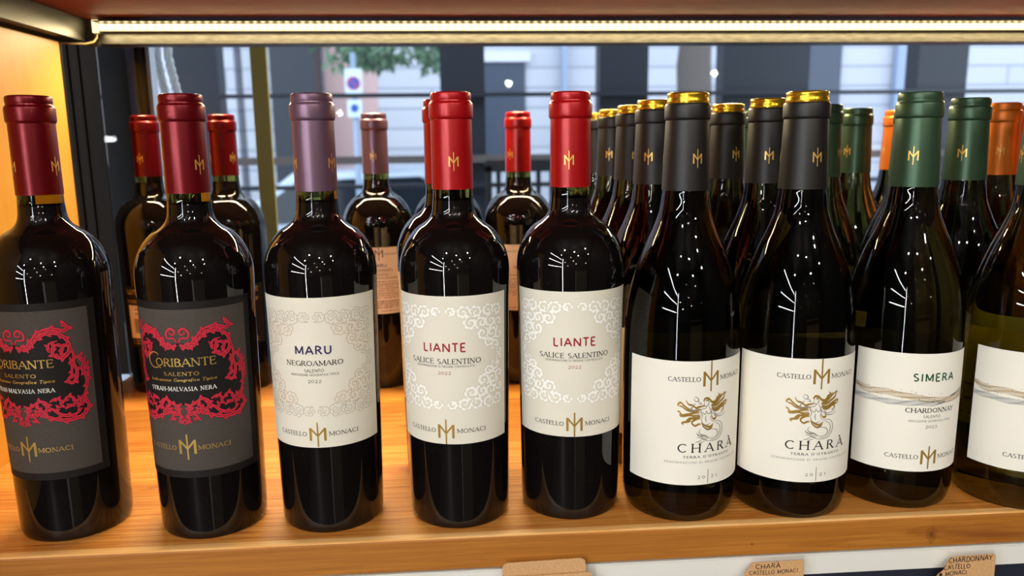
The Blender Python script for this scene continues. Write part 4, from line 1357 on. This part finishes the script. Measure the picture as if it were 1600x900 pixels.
t = empty('road_sign', (-0.74, 6.0, GZ), 'white road sign with blue no-parking disc on a pole outside', 'sign')
MB().tube([(0, 0.03, 0), (0, 0.03, 2.25)], 0.022, M['sign_pole'], 10).build('pole', t)
MB().box((-0.063, 0, 1.925), (0.063, 0.01, 2.135), M['sign_white']).build('plate', t)
MB().box((-0.053, 0, 1.785), (0.053, 0.01, 1.91), M['sign_white']).build('lower_plate', t)
mb = MB()
for r, mm, y in ((0.05, 'sign_red', -0.002), (0.04, 'sign_blue', -0.003)):
    mb.add([(r * math.cos(R(a)), y, 2.03 + r * math.sin(R(a))) for a in range(0, 360, 15)], [tuple(range(24))], M[mm])
mb.add([(-0.032, -0.004, 2.056), (-0.026, -0.004, 2.062), (0.032, -0.004, 2.004), (0.026, -0.004, 1.998)], [(0, 1, 2, 3)], M['sign_red'])
mb.build('disc', t)
mb = MB().add([(0.03 * math.cos(R(a)), -0.002, 1.85 + 0.03 * math.sin(R(a))) for a in range(0, 360, 15)], [tuple(range(24))], M['sign_blue'])
mb.build('lower_disc', t)


def tree(loc, trunk_r, trunk_h, crown, n, label, seed, leaf=0.05):
    r = random.Random(seed)
    t = empty('street_tree', loc, label, 'tree')
    mb = MB()
    mb.tube([(0, 0, 0), (0.02, 0, trunk_h * 0.4), (-0.03, 0.02, trunk_h * 0.75), (0, 0, trunk_h)], [trunk_r * 1.15, trunk_r, trunk_r * 0.9, trunk_r * 0.6], M['bark'], 12)
    for k in range(5):
        a = 2 * math.pi * k / 5
        mb.tube([(0, 0, trunk_h * 0.9), (0.5 * math.cos(a), 0.4 * math.sin(a), trunk_h + 0.2), (0.95 * math.cos(a), 0.8 * math.sin(a), trunk_h + 0.1 + 0.3 * (k % 2))], [trunk_r * 0.4, trunk_r * 0.25, 0.01], M['bark'], 6)
    mb.build('trunk', t)
    lf = MB()
    for k in range(n):
        cx, cy, cz, rx, ry, rz = crown[k % len(crown)]
        while True:
            p = (r.uniform(-1, 1), r.uniform(-1, 1), r.uniform(-1, 1))
            if p[0] ** 2 + p[1] ** 2 + p[2] ** 2 < 1:
                break
        c = Vector((cx + rx * p[0], cy + ry * p[1], cz + rz * p[2]))
        d = Vector((r.uniform(-1, 1), r.uniform(-1, 1), r.uniform(-1.2, 0.2))).normalized()
        s = d.cross(Vector((r.uniform(-1, 1), r.uniform(-1, 1), r.uniform(-1, 1)))).normalized()
        L_ = leaf * r.uniform(0.7, 1.3)
        lf.add([tuple(c), tuple(c + d * L_ * 0.5 + s * L_ * 0.22), tuple(c + d * L_), tuple(c + d * L_ * 0.5 - s * L_ * 0.22)], [(0, 1, 2, 3)], M['leaf'])
    tag(lf.build('foliage', t), kind='stuff')


tree((0.08, 6.4, GZ), 0.07, 2.7, [(-0.5, 0, 2.42, 0.34, 0.5, 0.2), (-0.9, 0, 2.36, 0.22, 0.4, 0.22), (-0.25, -0.1, 2.34, 0.12, 0.3, 0.24), (-0.7, 0.1, 2.3, 0.2, 0.3, 0.12), (0.2, 0, 2.9, 0.6, 0.6, 0.3), (-0.1, 0.2, 3.1, 1.0, 0.7, 0.4)], 1500,
     'leafy street tree hanging over the no-parking sign', 4, 0.09)
tree((1.92, 6.2, GZ), 0.15, 2.9, [(0, 0, 3.3, 1.1, 0.8, 0.5), (0.6, 0, 3.2, 0.7, 0.6, 0.4), (-0.6, 0, 3.3, 0.6, 0.6, 0.4)], 1800, 'thick grey tree trunk seen above the left mermaid-label bottle', 9, 0.09)

# parked car, mostly below the window's lower edge
t = empty('parked_car', (-1.0, 6.55, GZ), 'silver-blue parked car seen low behind the back bottles', 'car')
prof = [(-1.9, 0.35), (-1.95, 0.62), (-1.7, 0.82), (-0.95, 0.92), (-0.35, 1.36), (0.75, 1.40), (1.45, 0.98), (1.92, 0.9), (1.98, 0.5), (1.9, 0.35)]
o = MB().prism(prof[::-1], 0.0, 1.6, M['car_paint']).build('car_body', t)
bevel(o, 0.08, 3)
MB().prism([(-0.82, 0.94), (-0.3, 1.29), (0.18, 1.31), (0.18, 0.95)][::-1], -0.012, 0.0, M['car_glass']).build('side_window', t)
MB().prism([(0.26, 0.95), (0.26, 1.31), (0.7, 1.32), (1.2, 0.99)][::-1], -0.012, 0.0, M['car_glass']).build('side_window', t)
for x in (-1.25, 1.25):
    for y in (0.09, 1.51):
        w = MB()
        ring = [(x + 0.32 * math.cos(R(a)), 0.32 + 0.32 * math.sin(R(a))) for a in range(0, 360, 15)]
        w.prism(ring, y - 0.1, y + 0.1, M['tyre'])
        w.prism([(x + 0.19 * math.cos(R(a)), 0.32 + 0.19 * math.sin(R(a))) for a in range(0, 360, 20)], y - 0.11, y + 0.11, M['sign_pole'])
        w.build('wheel', t)

# cafe chair on the veranda
t = empty('cafe_chair', (0.30, 2.45, GZ), 'black slatted cafe chair outside behind the red-capped bottles', 'chair')
MB().box((-0.2, -0.2, 0.86), (0.2, 0.2, 0.89), M['tyre']).build('seat', t)
bk = MB()
bk.box((-0.2, 0.17, 1.0), (-0.18, 0.2, 1.5), M['tyre']).box((0.18, 0.17, 1.0), (0.2, 0.2, 1.5), M['tyre']).box((-0.2, 0.17, 1.48), (0.2, 0.2, 1.52), M['tyre']).box((-0.2, 0.17, 1.0), (0.2, 0.2, 1.04), M['tyre'])
for k in range(8):
    bk.box((-0.165 + k * 0.045, 0.18, 1.02), (-0.15 + k * 0.045, 0.19, 1.5), M['tyre'])
for k in range(6):
    bk.box((-0.19, 0.178, 1.08 + k * 0.07), (0.19, 0.192, 1.092 + k * 0.07), M['tyre'])
bk.box((-0.2, 0.17, 0.87), (-0.18, 0.2, 1.02), M['tyre']).box((0.18, 0.17, 0.87), (0.2, 0.2, 1.02), M['tyre'])
bk.build('backrest', t)
for sx in (-1, 1):
    for sy in (-1, 1):
        MB().box((sx * 0.185 - 0.012, sy * 0.185 - 0.012, 0), (sx * 0.185 + 0.012, sy * 0.185 + 0.012, 0.87), M['tyre']).build('leg', t)
